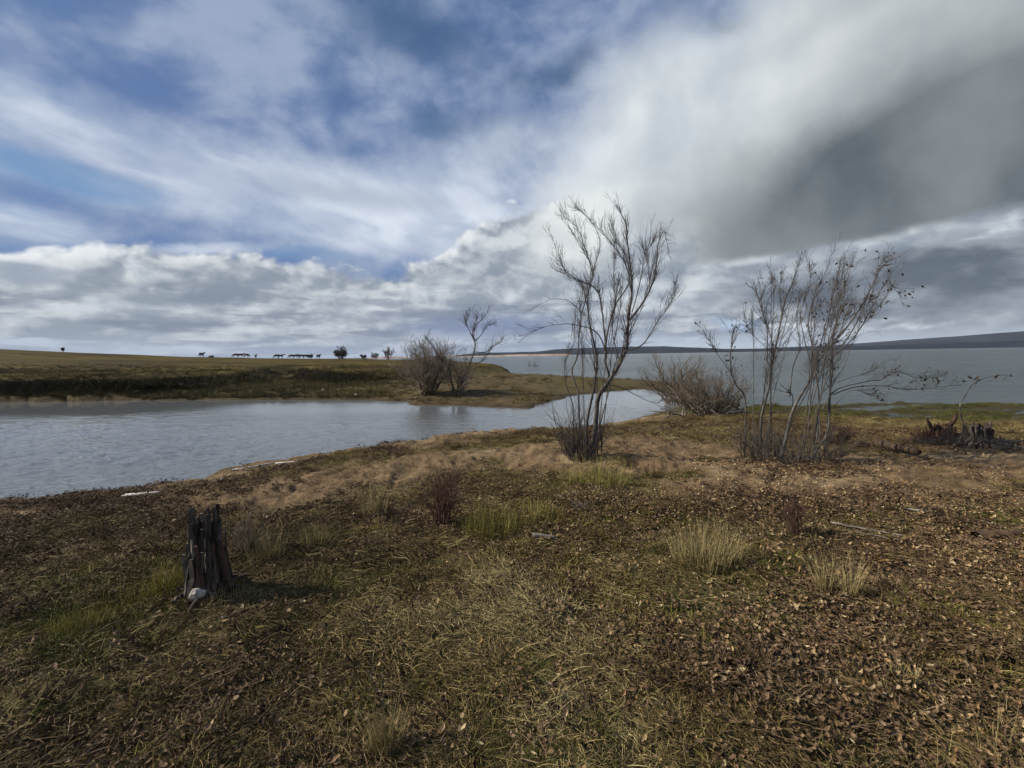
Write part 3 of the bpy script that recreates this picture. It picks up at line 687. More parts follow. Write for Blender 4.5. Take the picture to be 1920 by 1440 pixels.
def build_cover():
    rng = np.random.default_rng(11)
    vth = variants('dead_grass_variants', [blades_mesh('dead_grass_%s' % 'abcdef'[i], rng, 34, .13, .0032, .075, .55, [.75, .6, .85, .5, .7, .8][i], .9, M_THATCH, 4) for i in range(6)])
    vgr = variants('green_grass_variants', [blades_mesh('green_grass_%s' % 'abcd'[i], rng, 36, .075, .0030, .06, .45, .25, .5, M_GREEN, 3) for i in range(4)])
    # thatch
    x, y = sector(rng, 64000, 1.25, 14.0, 62, 1.25)
    sp = sdist(x, y, POND); sk = sdist(x, y, LAKE); dw = np.minimum(sp, sk); s = zone_sand(x, y); gr = zone_green(x, y); li = zone_litter(x, y)
    cov = np.clip(.88 + fbm(x, y, 1.6, 4) * 1.3 + fbm(x + 40, y, .5, 3) * 1.0 - 1.45 * s - .45 * li - 1.35 * (1 - sstep(sp + fbm(x + 3, y, 1.1, 3) * 1.4, 1.6, 3.4)) * (y < 14) - .25 * gauss(x, y, -5.2, 5.6, 2.6, 1.6), 0, 1) * sstep(dw, .35, .9)
    keep = rng.random(len(x)) < cov; x, y, gr, li, s = x[keep], y[keep], gr[keep], li[keep], s[keep]
    z = height(x, y); r = np.hypot(x, y); n = len(x)
    ang = fbm(x, y, .7, 3) * 7 + .6 + rng.normal(size=n) * .6
    tint = np.clip(.42 + fbm(x, y, 2.2, 3) * .65 + fbm(x + 9, y, .5, 3) * .45 + rng.normal(size=n) * .16 - .22 * li - .3 * gauss(x, y, -5.2, 5.8, 3.0, 1.8), 0, 1)
    scatter('dead_grass', np.stack([x, y, z], -1), np.stack([rng.normal(size=n) * .12, rng.normal(size=n) * .12, ang], -1), rng.uniform(.45, 1.15, n) * (1 + .03 * r), tint, rng.integers(0, 6, n), vth,
            'matted brown and straw coloured dead grass lying over the near ground')
    # long pale strands lying over everything
    vst = variants('dry_strand_variants', [blades_mesh('dry_strand_%s' % 'abcd'[i], rng, 5, .30, .0026, .05, .5, [1.5, 1.1, .9, 2.0][i], .7, M_THATCH, 7) for i in range(4)])
    x, y = sector(rng, 7500, 1.25, 9.0, 62, 1.3)
    dw = np.minimum(sdist(x, y, POND), sdist(x, y, LAKE)); keep = rng.random(len(x)) < np.clip(.7 + fbm(x, y, 1.1, 3) * 1.3 - .7 * zone_sand(x, y) - .4 * zone_litter(x, y), 0, 1) * (dw > 2)
    x, y = x[keep], y[keep]; n = len(x); z = height(x, y) + .01
    scatter('dry_grass_strands', np.stack([x, y, z], -1), np.stack([rng.normal(size=n) * .1, rng.normal(size=n) * .1, fbm(x, y, .7, 3) * 7 + .6 + rng.normal(size=n) * .9], -1), rng.uniform(.5, 1.1, n), np.clip(.75 + rng.normal(size=n) * .2, 0, 1), rng.integers(0, 4, n), vst,
            'long pale dry grass strands lying across the near ground')
    # green
    x, y = sector(rng, 42000, 1.25, 15.0, 62, 1.3)
    sp = sdist(x, y, POND); sk = sdist(x, y, LAKE); dw = np.minimum(sp, sk)
    cov = np.clip(zone_green(x, y) * 1.15 - .12, 0, 1) * (1 - zone_sand(x, y)) * sstep(dw, .25, .6) * (1 - .8 * (1 - sstep(sp, 1.8, 3.2)) * (x < 0)) * (1 - .8 * gauss(x, y, -5.2, 5.8, 2.6, 1.5))
    cov *= np.clip(.6 + fbm(x, y, 4, 2) * 2, 0, 1)
    keep = rng.random(len(x)) < cov; x, y = x[keep], y[keep]; z = height(x, y); n = len(x); r = np.hypot(x, y)
    tint = np.clip(.40 + fbm(x, y, 1.4, 3) * .8 + rng.normal(size=n) * .15 + sstep(y, 4, 7) * .15, 0, 1)
    scatter('green_grass', np.stack([x, y, z], -1), np.stack([rng.normal(size=n) * .15, rng.normal(size=n) * .15, rng.uniform(0, 6.3, n)], -1), rng.uniform(.5, 1.2, n) * (1 + .03 * r), tint, rng.integers(0, 4, n), vgr,
            'short olive green grass growing in patches through the dead grass')
    # marsh grass on the lake side
    x = rng.uniform(3, 30, 26000); y = rng.uniform(9, 24, 26000)
    sk = sdist(x, y, LAKE); z = height(x, y)
    cov = sstep(sk, -.5, .6) * (1 - sstep(sk, 5.0, 7.5)) * sstep(z, WZ + .01, WZ + .07) * np.clip(.75 + fbm(x, y, 1.0, 3) * 1.6, 0, 1)
    keep = rng.random(len(x)) < cov; x, y, z = x[keep], y[keep], z[keep]; n = len(x)
    tint = np.clip(.0 + fbm(x, y, .9, 3) * .7 + rng.normal(size=n) * .12, 0, 1)
    scatter('marsh_grass', np.stack([x, y, z], -1), np.stack([rng.normal(size=n) * .15, rng.normal(size=n) * .15, rng.uniform(0, 6.3, n)], -1), rng.uniform(.8, 1.9, n), tint, rng.integers(0, 4, n), vgr,
            'wet dark green grass between puddles along the lake edge')
    # litter: broken stalks, clods, bits
    vl = []
    for i in range(5):
        tb = Tubes()
        for _ in range(7):
            p = np.array([rng.uniform(-.07, .07), rng.uniform(-.07, .07), rng.uniform(.0, .012)]); d = unit(np.array([rng.normal(), rng.normal(), rng.normal() * .12])); L = rng.uniform(.02, .11)
            tb.add([p, p + d * L * .5 + rv(rng, .004), p + d * L], [.0018, .0012], 3)
        o = tb.build('litter', M_LITTER); COL.objects.unlink(o); V, F = [], []
        for _ in range(7):
            lv, lf = leaf_mesh('', rng.uniform(.02, .04), rng.uniform(.01, .02), rng.uniform(.1, .5), None, int(rng.integers(999)))
            Mx = Matrix.Translation((rng.uniform(-.08, .08), rng.uniform(-.08, .08), rng.uniform(.003, .02))) @ Matrix.Rotation(rng.uniform(0, 6), 4, 'Z') @ Matrix.Rotation(rng.normal() * .5, 4, 'X')
            b = len(V); V += [tuple(Mx @ Vector(q)) for q in lv]; F += [tuple(b + k for k in f) for f in lf]
        tb_v = [tuple(v.co) for v in o.data.vertices]; b = len(V); V += tb_v; F += [tuple(b + k for k in p_.vertices) for p_ in o.data.polygons]
        vl.append(shade_attr(mesh('litter_%s' % 'abcde'[i], V, F, M_LITTER, link=False)))
    vlc = variants('litter_variants', vl)
    x, y = sector(rng, 34000, 1.25, 13.0, 62, 1.2)
    sp = sdist(x, y, POND); sk = sdist(x, y, LAKE); dw = np.minimum(sp, sk); li = zone_litter(x, y)
    cov = np.clip(.35 + .7 * gauss(x, y, -5.2, 5.8, 2.8, 1.6) + li * .9 + fbm(x, y, 1.5, 3) * .8 - .62 * zone_sand(x, y), 0, 1) * sstep(dw, .1, .6) + .5 * np.exp(-((sp - 1.0 - fbm(x, y, 1.2, 3) * .8) / .16) ** 2) * (x > -3.5) * (x < 1.6) * (y < 16)
    keep = rng.random(len(x)) < cov; x, y, li = x[keep], y[keep], li[keep]; z = height(x, y) + .004; n = len(x); r = np.hypot(x, y)
    scatter('plant_litter', np.stack([x, y, z], -1), np.stack([rng.normal(size=n) * .2, rng.normal(size=n) * .2, rng.uniform(0, 6.3, n)], -1), rng.uniform(.6, 1.3, n) * (1 + .03 * r), np.clip(rng.normal(size=n) * .25 + .42, 0, 1), rng.integers(0, 5, n), vlc,
            'dark broken stalks and crumbled leaves littering the soil')
    # fallen leaves
    lv = []
    for i in range(6):
        V, F = leaf_mesh('', .040 + .006 * (i % 3), .020 + .005 * (i % 2), [.15, .4, .25, .55, .1, .35][i], None, 30 + i)
        lv.append(shade_attr(mesh('fallen_leaf_%s' % 'abcdef'[i], V, F, M_LEAF, link=False)))
    lvc = variants('fallen_leaf_variants', lv)
    x, y = sector(rng, 70000, 1.3, 12.5, 62, 1.35)
    sp = sdist(x, y, POND); sk = sdist(x, y, LAKE); dw = np.minimum(sp, sk); li = zone_litter(x, y)
    cov = np.clip(.03 + li * .9 * np.clip(.65 + fbm(x, y, 2.3, 3) * 1.8, .1, 1.2) + (x > 0) * .05 + gauss(x, y, 2.3, 4.2, 2.2, 2.6) * .25, 0, 1) * sstep(dw, 1.5, 3)
    keep = rng.random(len(x)) < cov; x, y, li = x[keep], y[keep], li[keep]; n = len(x); z = height(x, y) + rng.uniform(.008, .04, n)
    scatter('fallen_leaves', np.stack([x, y, z], -1), np.stack([rng.normal(size=n) * .45, rng.normal(size=n) * .45, rng.uniform(0, 6.3, n)], -1), rng.uniform(.42, .88, n), np.clip(rng.beta(2, 1.5, n) + .08, 0, 1), rng.integers(0, 6, n), lvc,
            'curled tan and orange fallen leaves scattered thickly over the right side')
    # the far bank: tufts and scrub
    vs = variants('scrub_variants', [blades_mesh('scrub_%s' % 'abcd'[i], rng, 60, .42, .018, .26, .5, .15, .45, M_SCRUB, 3) for i in range(4)])
    x = np.concatenate([rng.uniform(-60, 16, 30000), rng.uniform(-52, -6, 20000)]); y = np.concatenate([rng.uniform(19, 62, 30000), rng.uniform(24, 44, 20000)])
    sp = sdist(x, y, POND); sk = sdist(x, y, LAKE); dw = np.minimum(sp, sk); z = height(x, y); pl = sdist(x, y, PLAIN)
    leftcut = 1 - sstep(x, -15, -7); ctz = (.3 * sstep(z, -.78, -.7) + .7 * sstep(z, -.45, -.15)) * (1 - sstep(z, .2, .45)) * leftcut
    path = gauss(x, y, *pxg(560, 700, 0), 9, 2.0, .35)
    cov = (.10 + ctz * .9 + .35 * sstep(fbm(x, y, .25, 3), .0, .4)) * sstep(dw, .1, .5) * (1 - .8 * path) * (1 - sstep(y, 40, 62) * .7) * (1 - .6 * sstep(x, -8, -2) * (dw > 1.2))
    keep = rng.random(len(x)) < cov; x, y, z, ctz = x[keep], y[keep], z[keep], ctz[keep]; n = len(x)
    tint = np.clip(.62 + fbm(x, y, .3, 3) * .5 + rng.normal(size=n) * .12 - .52 * ctz, 0, 1)
    scatter('bank_grass', np.stack([x, y, z - .02], -1), np.stack([rng.normal(size=n) * .1, rng.normal(size=n) * .1, rng.uniform(0, 6.3, n)], -1), rng.uniform(.28, .75, n) * (1 + .8 * ctz), tint, rng.integers(0, 4, n), vs,
            'dark rough scrub and grass tufts along the far bank')
build_cover()

# ------------------------------------------------------------------ the tree by the pond
def crop1(p): return (960 + p[0] * .375, 360 + p[1] * .375)
def crop2(p): return (1180 + p[0] * .38542, 420 + p[1] * .38542)
def build_tree():
    rng = np.random.default_rng(21)
    base = gp(1092, 858); b = np.array(base)
    root = empty('bare_tree', base)
    tag(root, 'tall leafless tree with several dark stems standing at the pond edge', 'tree')
    stems = [  # outline on the photograph, foot radius, tip radius, lean in depth, shoots
        ([(395, 1330), (415, 1200), (430, 1030), (490, 940), (545, 850), (575, 770), (582, 650), (602, 500), (592, 380), (585, 250), (580, 160), (545, 75)], .036, .004, .05, 26),
        ([(380, 1320), (372, 1180), (398, 1040), (414, 960), (426, 840), (408, 740), (384, 640), (380, 540), (402, 400), (345, 290), (280, 200)], .019, .0025, -.15, 20),
        ([(430, 1030), (485, 940), (468, 850), (466, 740), (450, 600), (436, 520), (395, 465), (300, 432), (200, 368)], .020, .003, .2, 16),
        ([(466, 790), (480, 690), (520, 560), (590, 450), (560, 330), (490, 240), (430, 170)], .013, .0025, -.2, 14),
        ([(588, 640), (650, 560), (700, 470), (722, 380), (735, 250), (765, 190), (790, 280)], .016, .0025, .3, 16),
        ([(560, 800), (650, 765), (700, 700), (745, 630), (800, 560), (835, 480)], .010, .002, -.1, 12),
        ([(470, 790), (430, 710), (360, 672), (250, 658), (130, 682), (38, 742)], .009, .0016, -.3, 9),
        ([(372, 620), (320, 572), (262, 535), (185, 530), (108, 570)], .006, .0014, .2, 5),
        ([(340, 1020), (300, 900), (330, 820), (345, 640), (385, 500), (408, 400), (440, 260), (365, 140), (328, 118)], .012, .002, .25, 16),
        ([(408, 420), (380, 330), (350, 250), (322, 180), (250, 128)], .007, .0016, -.1, 8),
        ([(440, 500), (380, 460), (280, 410), (230, 320), (184, 220)], .007, .0015, .15, 8),
        ([(590, 420), (570, 320), (520, 250), (500, 170)], .008, .0018, .2, 9),
        ([(540, 850), (500, 700), (512, 560), (505, 420), (500, 300)], .009, .002, .35, 12),
        ([(310, 1080), (270, 960), (262, 860), (300, 760), (310, 640)], .008, .002, .1, 10),
        ([(600, 600), (640, 460), (660, 330), (690, 250)], .007, .0018, -.3, 9),
        ([(690, 500), (680, 360), (665, 290)], .005, .0016, .1, 6),
        ([(470, 960), (560, 985), (640, 1030), (720, 1058), (745, 1010)], .007, .002, -.3, 5),
    ]
    for k in range(5):
        x0 = rng.uniform(340, 450); x1 = rng.uniform(260, 720); y1 = 230 + (rng.random() ** 1.2) * 330; xm = x0 * .5 + x1 * .5
        stems.append(([(x0, 1290), ((x0 + xm) / 2, 1000), (xm, 780), ((xm + x1 * 2) / 3, 560), (x1, y1)], .0075, .0018, rng.uniform(-.35, .4), 13))
    tw = Tubes()
    for i, (pts, r0, r1, sl_, ns) in enumerate(stems):
        P = stem3d([crop1(p) for p in pts], b, sl_, rng)
        P = P + np.cumsum(rng.normal(size=P.shape) * .006, axis=0) * np.linspace(0, 1, len(P))[:, None]
        if i in (0, 1, 8, 13) or i > 16: P[0][2] = gz(P[0][0], P[0][1]) - .08
        tb = Tubes(); tb.add(P, [r0 * 1.2, r0 * .8, r0 * .42, r1], 7); tb.build('trunk' if i == 0 else 'stem', M_BARK, root, base)
        shoots_on(tw, P, r0, r1, rng, int(ns * (2.1 if i not in (6, 7, 16) else .7)), .44, 1, .38, .55, .2, None, 4, wander=.10)
        shoots_on(tw, P, r0 * .5, r1, rng, int(ns * (2.6 if i not in (6, 7, 16) else 1)), .22, 1, .7, .4, .12, None, 2, wander=.12)
    tw.build('twigs', M_TWIG, root, base)['kind'] = 'stuff'
    # crowded shoots round the foot
    sh = Tubes()
    for _ in range(90):
        a = rng.uniform(0, 6.28); rr = .22 * math.sqrt(rng.random()); x = b[0] + rr * math.cos(a) * 1.1 - .05; y = b[1] + rr * math.sin(a)
        d = unit(np.array([math.cos(a) * .22 * rr / .3, math.sin(a) * .2, 1.1]) + rv(rng, .12))
        grow(sh, (x, y, gz(x, y) - .03), d, rng.uniform(.3, .95), rng.uniform(.003, .009), rng, 1, .15, .15, 4, .7)
    sh.build('basal_shoots', M_TWIG, root, base)['kind'] = 'stuff'
build_tree()
M_TWIGL = mat('twig_pale', bark((.060, .050, .045), (.125, .108, .095), (.17, .15, .135)))

# ------------------------------------------------------------------ leaves that cling to branches
M_DARKLEAF = mat('withered_leaf', lambda g, p: (g.put(p.inputs['Base Color'], g.mix(g.noise(g.new('ShaderNodeTexCoord').outputs['Object'], 40, 3), (.018, .014, .012), (.075, .050, .032))), g.put(p.inputs['Roughness'], .8)))
LEAVES = []
for i in range(3):
    V, F = leaf_mesh('', .055, .030, [.5, .3, .7][i], None, 80 + i); V = [(v[0] + .027, v[1], v[2]) for v in V]
    me = bpy.data.meshes.new('leaf'); me.from_pydata(V, [], F); me.materials.append(M_DARKLEAF); LEAVES.append(me)
def cling(root, base, spots, rng, smin=.7, smax=1.5):
    for q in spots:
        o = bpy.data.objects.new('leaf', LEAVES[rng.integers(3)]); COL.objects.link(o); o.parent = root
        o.location = Vector(q) - Vector(base); o.rotation_euler = (rng.uniform(0, 6), rng.uniform(.2, 1.4), rng.uniform(0, 6)); k = rng.uniform(smin, smax); o.scale = (k, k, k)

def build_right_shrub():
    rng = np.random.default_rng(33)
    base = gp(1500, 868); b = np.array(base)
    root = empty('leafy_shrub', base)
    tag(root, 'leaning wind-swept shrub with withered dark leaves on its top and long low side branches', 'shrub')
    stems = [
        ([(735, 1150), (760, 1050), (800, 900), (880, 765), (900, 700), (985, 600), (1085, 480), (1180, 330), (1240, 220), (1295, 182)], .024, .003, .1, 26, .9),
        ([(870, 1150), (960, 1020), (975, 850), (985, 700), (992, 560), (1040, 380), (1100, 165)], .017, .003, -.1, 24, .7),
        ([(900, 1130), (922, 950), (920, 800), (895, 690), (888, 590), (872, 450), (932, 300), (1000, 128)], .014, .0025, .25, 22, .6),
        ([(985, 620), (1060, 560), (1130, 420), (1190, 260), (1230, 160)], .008, .002, .3, 16, .9),
        ([(1000, 640), (1100, 540), (1180, 400), (1250, 290), (1330, 372)], .007, .0018, -.2, 12, 1.0),
        ([(940, 900), (1000, 810), (1150, 768), (1220, 762), (1300, 722), (1395, 752), (1500, 740)], .009, .002, -.1, 14, 1.0),
        ([(990, 830), (1100, 792), (1250, 788), (1310, 800), (1400, 800), (1500, 782), (1600, 766)], .008, .0018, .1, 9, .8),
        ([(1000, 880), (1080, 810), (1160, 830), (1215, 842)], .005, .0018, -.4, 6, .9),
        ([(820, 900), (905, 720), (960, 500), (990, 330), (1010, 200)], .009, .002, .4, 18, .4),
        ([(890, 700), (850, 560), (835, 430), (880, 300), (880, 230)], .008, .002, .3, 14, .3),
        ([(1010, 770), (1100, 740), (1180, 720), (1255, 662)], .005, .0016, .5, 5, .3),
        ([(940, 820), (1040, 700), (1090, 560), (1150, 460), (1210, 400), (1290, 280)], .007, .0018, .2, 15, .9),
    ]
    for k in range(9):
        x0 = rng.uniform(800, 960); x1 = rng.uniform(900, 1240); y1 = 190 + (rng.random() ** 1.5) * 260; m_ = (x0 * .75 + x1 * .25)
        stems.append(([(x0, 1120), (m_, 860), ((m_ + x1) / 2 - 15, 600), (x1 - 20, 400), (x1, y1)], .0075, .0018, rng.uniform(-.4, .5), 14, .5))
    tw = Tubes(); spots = []
    for i, (pts, r0, r1, sl_, ns, lf) in enumerate(stems):
        P = stem3d([crop2(p) for p in pts], b, sl_, rng)
        P = P + np.cumsum(rng.normal(size=P.shape) * .006, axis=0) * np.linspace(0, 1, len(P))[:, None]
        if i < 3 or i > 11: P[0][2] = gz(P[0][0], P[0][1]) - .06
        tb = Tubes(); tb.add(P, [r0 * .95, r0 * .68, r0 * .45, r1 * .8], 6); tb.build('stem', M_BARKP, root, base)
        tips = []
        bend = (.22, 0, 0) if i not in (5, 6, 7) else (.1, 0, .1)
        shoots_on(tw, P, r0, r1, rng, int(ns * 1.7), .40, 1, .55, .3, .22, tips, 4, bend, wander=.13)
        shoots_on(tw, P, r0 * .4, r1, rng, ns * 2, .2, 1, .8, .3, .25, tips, 2, bend)
        rng.shuffle(tips); hi = [q for q, d in tips if rng.random() < .06 * lf]
        if i in (5, 6, 7): hi = [q for q, d in tips if rng.random() < .12]
        spots += hi
    tw.build('twigs', M_TWIGL, root, base)['kind'] = 'stuff'
    rng.shuffle(spots); cling(root, base, spots[:200], rng, .4, .95)
    sh = Tubes()
    for _ in range(130):
        a = rng.uniform(0, 6.28); rr = math.sqrt(rng.random()); x = b[0] - .05 + rr * math.cos(a) * .62; y = b[1] + rr * math.sin(a) * .38
        d = unit(np.array([math.cos(a) * .25 * rr + .05, math.sin(a) * .25, 1.1]) + rv(rng, .16))
        grow(sh, (x, y, gz(x, y) - .03), d, rng.uniform(.2, .62), rng.uniform(.0025, .006), rng, 1, .15, .15, 4, .7)
    sh.build('basal_shoots', M_TWIGG, root, base)['kind'] = 'stuff'
    # upright pale-stemmed shrub just left of it
    base = gp(1425, 858); b = np.array(base); root = empty('pale_shrub', base)
    tag(root, 'upright leafless shrub with slender pale grey stems, left neighbour of the leafy shrub', 'shrub')
    stems = [
        ([(640, 1140), (642, 950), (680, 800), (702, 650), (740, 480), (762, 370), (800, 280), (832, 178)], .020, .003, -.1, 26),
        ([(600, 1130), (640, 1000), (655, 820), (670, 640), (665, 500), (640, 360), (690, 270)], .012, .0025, .2, 20),
        ([(700, 660), (690, 560), (660, 470), (625, 370), (600, 300)], .007, .002, -.3, 14),
        ([(725, 560), (740, 430), (735, 330), (745, 230)], .007, .002, .3, 14),
        ([(780, 840), (795, 700), (828, 600), (812, 470), (830, 330)], .010, .002, .2, 14),
        ([(700, 1140), (770, 1000), (800, 840), (765, 810)], .016, .010, .1, 3),
        ([(560, 1120), (565, 860), (520, 780), (492, 700), (496, 600), (502, 540), (520, 500)], .013, .003, -.1, 14),
        ([(500, 730), (430, 640), (400, 600), (365, 545)], .006, .0018, .1, 9),
        ([(700, 630), (620, 560), (570, 500), (548, 420)], .006, .0018, .1, 9),
        ([(720, 620), (800, 520), (860, 420), (840, 340)], .006, .0018, .1, 9),
    ]
    for k in range(5):
        x0 = rng.uniform(590, 720); x1 = rng.uniform(600, 840); y1 = 230 + (rng.random() ** 1.5) * 260
        stems.append(([(x0, 1120), (x0 * .7 + x1 * .3, 820), (x0 * .3 + x1 * .7, 550), (x1, y1)], .0075, .0018, rng.uniform(-.3, .4), 13))
    tw = Tubes(); spots = []
    for i, (pts, r0, r1, sl_, ns) in enumerate(stems):
        P = stem3d([crop2(p) for p in pts], b, sl_, rng)
        P = P + np.cumsum(rng.normal(size=P.shape) * .005, axis=0) * np.linspace(0, 1, len(P))[:, None]
        if i in (0, 1, 5, 6) or i > 9: P[0][2] = gz(P[0][0], P[0][1]) - .06
        tb = Tubes(); tb.add(P, [r0 * .95, r0 * .68, r0 * .45, r1 * .8], 6); tb.build('stem', M_BARK if i in (6, 7) else M_BARKP, root, base)
        tips = []
        shoots_on(tw, P, r0, r1, rng, int(ns * 1.7), .38, 1, .55, .4, .25, tips, 4, (.08, 0, 0), wander=.13)
        shoots_on(tw, P, r0 * .4, r1, rng, ns * 2, .18, 1, .8, .3, .25, tips, 2)
        spots += [q for q, d in tips if rng.random() < (.05 if i in (6, 7) else .012)]
    tw.build('twigs', M_TWIGL, root, base)['kind'] = 'stuff'
    cling(root, base, spots[:60], rng, .4, .95)
    sh = Tubes()
    for _ in range(90):
        a = rng.uniform(0, 6.28); rr = math.sqrt(rng.random()); x = b[0] + .05 + rr * math.cos(a) * .33; y = b[1] + rr * math.sin(a) * .3
        d = unit(np.array([math.cos(a) * .25 * rr, math.sin(a) * .25, 1.1]) + rv(rng, .16))
        grow(sh, (x, y, gz(x, y) - .03), d, rng.uniform(.25, .75), rng.uniform(.0025, .006), rng, 1, .15, .15, 4, .7)
    sh.build('basal_shoots', M_TWIGG, root, base)['kind'] = 'stuff'
build_right_shrub()

# ------------------------------------------------------------------ bushes
def bush(name, px, py, hpx, wpx, label, m_stem, m_twig, seed, nst, levels=2, group=None, lean=0.0, drop=0.0, stub=0, minr=.004, cat='bush', nk=4, round_=.9, spreadk=1.0, nsh=9, shl=.38, wander=.10, rootk=.10):
    """many-stemmed bush standing at photograph pixel px,py; hpx, wpx its size there"""
    rng = np.random.default_rng(seed); base = gp(px, py); b = np.array(base); sc = b[1] / FPX * (1 + ((px - 960) / FPX) ** 2) ** 0
    H, Wd = hpx * sc, wpx * sc; root = empty(name, base); tag(root, label, cat, group)
    tw = Tubes()
    for i in range(nst):
        a = rng.uniform(0, 6.28); q = math.sqrt(rng.random()); x = b[0] + q * math.cos(a) * Wd * rootk; y = b[1] + q * math.sin(a) * Wd * rootk * (.6 if rootk > .2 else 1)
        tilt = q * rng.uniform(.5, 1.1) * math.atan2(Wd * .5, H) * 1.1 * spreadk
        d = np.array([math.sin(tilt) * math.cos(a) + lean, math.sin(tilt) * math.sin(a), math.cos(tilt)])
        L = H * rng.uniform(.6, 1.0) * (1 - .15 * q); r = H * .012 * rng.uniform(.7, 1.4)
        n = 8; path = [np.array([x, y, gz(x, y) - .05])]; dd = unit(d)
        for k in range(n): dd = unit(dd + rv(rng, wander) + np.array([0, 0, .04 * round_ - drop * k / n])); path.append(path[-1] + dd * L / n)
        tb = Tubes(); tb.add(path, [r, r * .7, max(r * .25, minr * .6)], 5)
        if i < 9: tb.build('stem', m_stem, root, base)
        else: tw.V += [v for v in tb.V]; tw.F += [f + tw.n for f in tb.F]; tw.n += tb.n
        P = np.array(path)
        shoots_on(tw, P, r, r * .3, rng, nsh, H * shl, levels - 1, .8, .3, .2, None, nk, None, minr)
    if tw.n: tw.build('twigs', m_twig, root, base)['kind'] = 'stuff'
    if stub:
        for i in range(stub):
            a = rng.uniform(0, 6.28); p0 = b + np.array([rng.uniform(-.4, .4) * Wd, rng.uniform(-.25, .25) * Wd, .05]); p0[2] = gz(p0[0], p0[1]) + .03 + rng.random() * .1
            d = unit(np.array([rng.normal(), rng.normal() * .6, abs(rng.normal()) * .5])); L = rng.uniform(.25, .6) * Wd * .6
            pts = [p0]
            for k in range(6): d = unit(d + rv(rng, .25)); pts.append(pts[-1] + d * L / 6)
            tb = Tubes(); tb.add(pts, [rng.uniform(.018, .035), .008], 6); tb.build('dead_branch', M_DEAD, root, base)
    return root
M_TWIGS = mat('twig_pale_brown', bark((.15, .12, .09), (.26, .215, .165), (.10, .08, .06)))
bush('willow_bush', 800, 739, 120, 115, 'wide rounded grey-brown leafless bush on the spit across the pond', M_DEAD, M_TWIGS, 41, 44, 2, minr=.005, nk=6, spreadk=1.6, nsh=13, shl=.36, wander=.2)
bush('willow_bush', 862, 741, 92, 70, 'smaller reddish brown bush on the spit, at the foot of the thin spit tree', M_TWIGR, M_TWIGS, 42, 16, 2, minr=.006, spreadk=1.4, nsh=11, wander=.18)
def build_spit_tree():
    rng = np.random.default_rng(43); base = gp(880, 737); b = np.array(base); root = empty('spit_tree', base)
    tag(root, 'slim leafless tree rising above the bushes on the spit across the pond', 'tree')
    f = lambda p: (640 + p[0] * .25, 560 + p[1] * .25)
    stems = [([(880, 720), (905, 620), (940, 540), (975, 460), (1000, 380), (1000, 310), (985, 260), (1010, 200), (1060, 150), (1098, 100)], .06, .010, 22),
             ([(850, 730), (830, 640), (815, 560), (770, 490), (700, 380), (640, 300)], .06, .012, 18),
             ([(1000, 320), (960, 240), (935, 180), (965, 110)], .035, .010, 15), ([(1000, 320), (1050, 270), (1100, 200), (1130, 190)], .03, .010, 13),
             ([(1005, 400), (1080, 400), (1140, 360), (1200, 320)], .03, .010, 12), ([(1000, 490), (1050, 470), (1110, 400)], .03, .010, 10), ([(990, 300), (1000, 230), (1020, 130)], .025, .009, 12)]
    tw = Tubes()
    for i, (pts, r0, r1, ns) in enumerate(stems):
        P = stem3d([f(p) for p in pts], b, rng.uniform(-.2, .2), rng)
        if i < 2: P[0][2] = gz(P[0][0], P[0][1]) - .1
        tb = Tubes(); tb.add(P, [r0, r0 * .6, r1], 6); tb.build('trunk' if i == 0 else 'stem', M_BARK, root, base)
        shoots_on(tw, P, r0 * .4, r1 * .7, rng, ns * 2, .8, 1, .6, .5, .25, None, 4, None, .0045)
    tw.build('twigs', M_TWIG, root, base)['kind'] = 'stuff'
build_spit_tree()
M_TWIGS2 = mat('twig_dull_brown', bark((.12, .095, .07), (.21, .175, .135), (.08, .062, .046)))
bush('tangled_bush', 1325, 776, 105, 190, 'low tangled brown bush full of dead branches on the shore behind the trees', M_DEAD, M_TWIGS2, 51, 46, 2, stub=26, minr=.0022, nk=5, drop=.10, spreadk=1.35, nsh=14, shl=.42, wander=.24)
bush('tangled_bush', 1262, 760, 118, 110, 'loose thin-twigged bush beside the narrow end of the pond', M_TWIGG, M_TWIGB, 52, 20, 2, minr=.0026, spreadk=1.3, nsh=14, shl=.4, wander=.2, nk=5)
bush('low_bush', 1570, 832, 46, 120, 'low dark brown scrubby bush behind the leafy shrub, left of the log', M_TWIGR, M_TWIGR, 53, 40, 2, minr=.0022, spreadk=1.2, wander=.2)
bush('reed_bush', 1000, 700, 36, 70, 'sparse thin plant on the far strip of shore against the lake', M_TWIG, M_TWIG, 54, 7, 1, minr=.006)
# red-brown herb shrubs on the near ground
bush('twig_shrub', 832, 982, 122, 105, 'red-brown twiggy shrub in the middle of the near grass, below the pond', M_TWIGR, M_TWIGR, 61, 22, 2, minr=.0014, nk=3)
bush('twig_shrub', 1490, 1004, 84, 55, 'small brown twiggy shrub in the leaf litter below the leafy shrub', M_TWIGR, M_TWIGR, 62, 14, 2, minr=.0013, nk=3)
bush('twig_shrub', 1222, 893, 46, 60, 'tiny bare shrub on the sand right of the bare tree', M_TWIGR, M_TWIGR, 63, 8, 1, minr=.0014)
bush('dry_herb', 455, 1040, 115, 95, 'brown dried herb with thin upright stems growing behind the near stump', M_TWIGG, M_TWIGB, 64, 18, 1, minr=.0012, nk=3)
bush('dry_herb', 375, 1000, 70, 60, 'dull red-brown dry herb standing left of the near stump top', M_TWIGR, M_TWIGR, 65, 12, 1, minr=.0012, nk=3)
bush('dry_herb', 1085, 962, 45, 60, 'grey dry herb in the grass below the bare tree', M_TWIGG, M_TWIGG, 66, 10, 1, minr=.0012, nk=3)

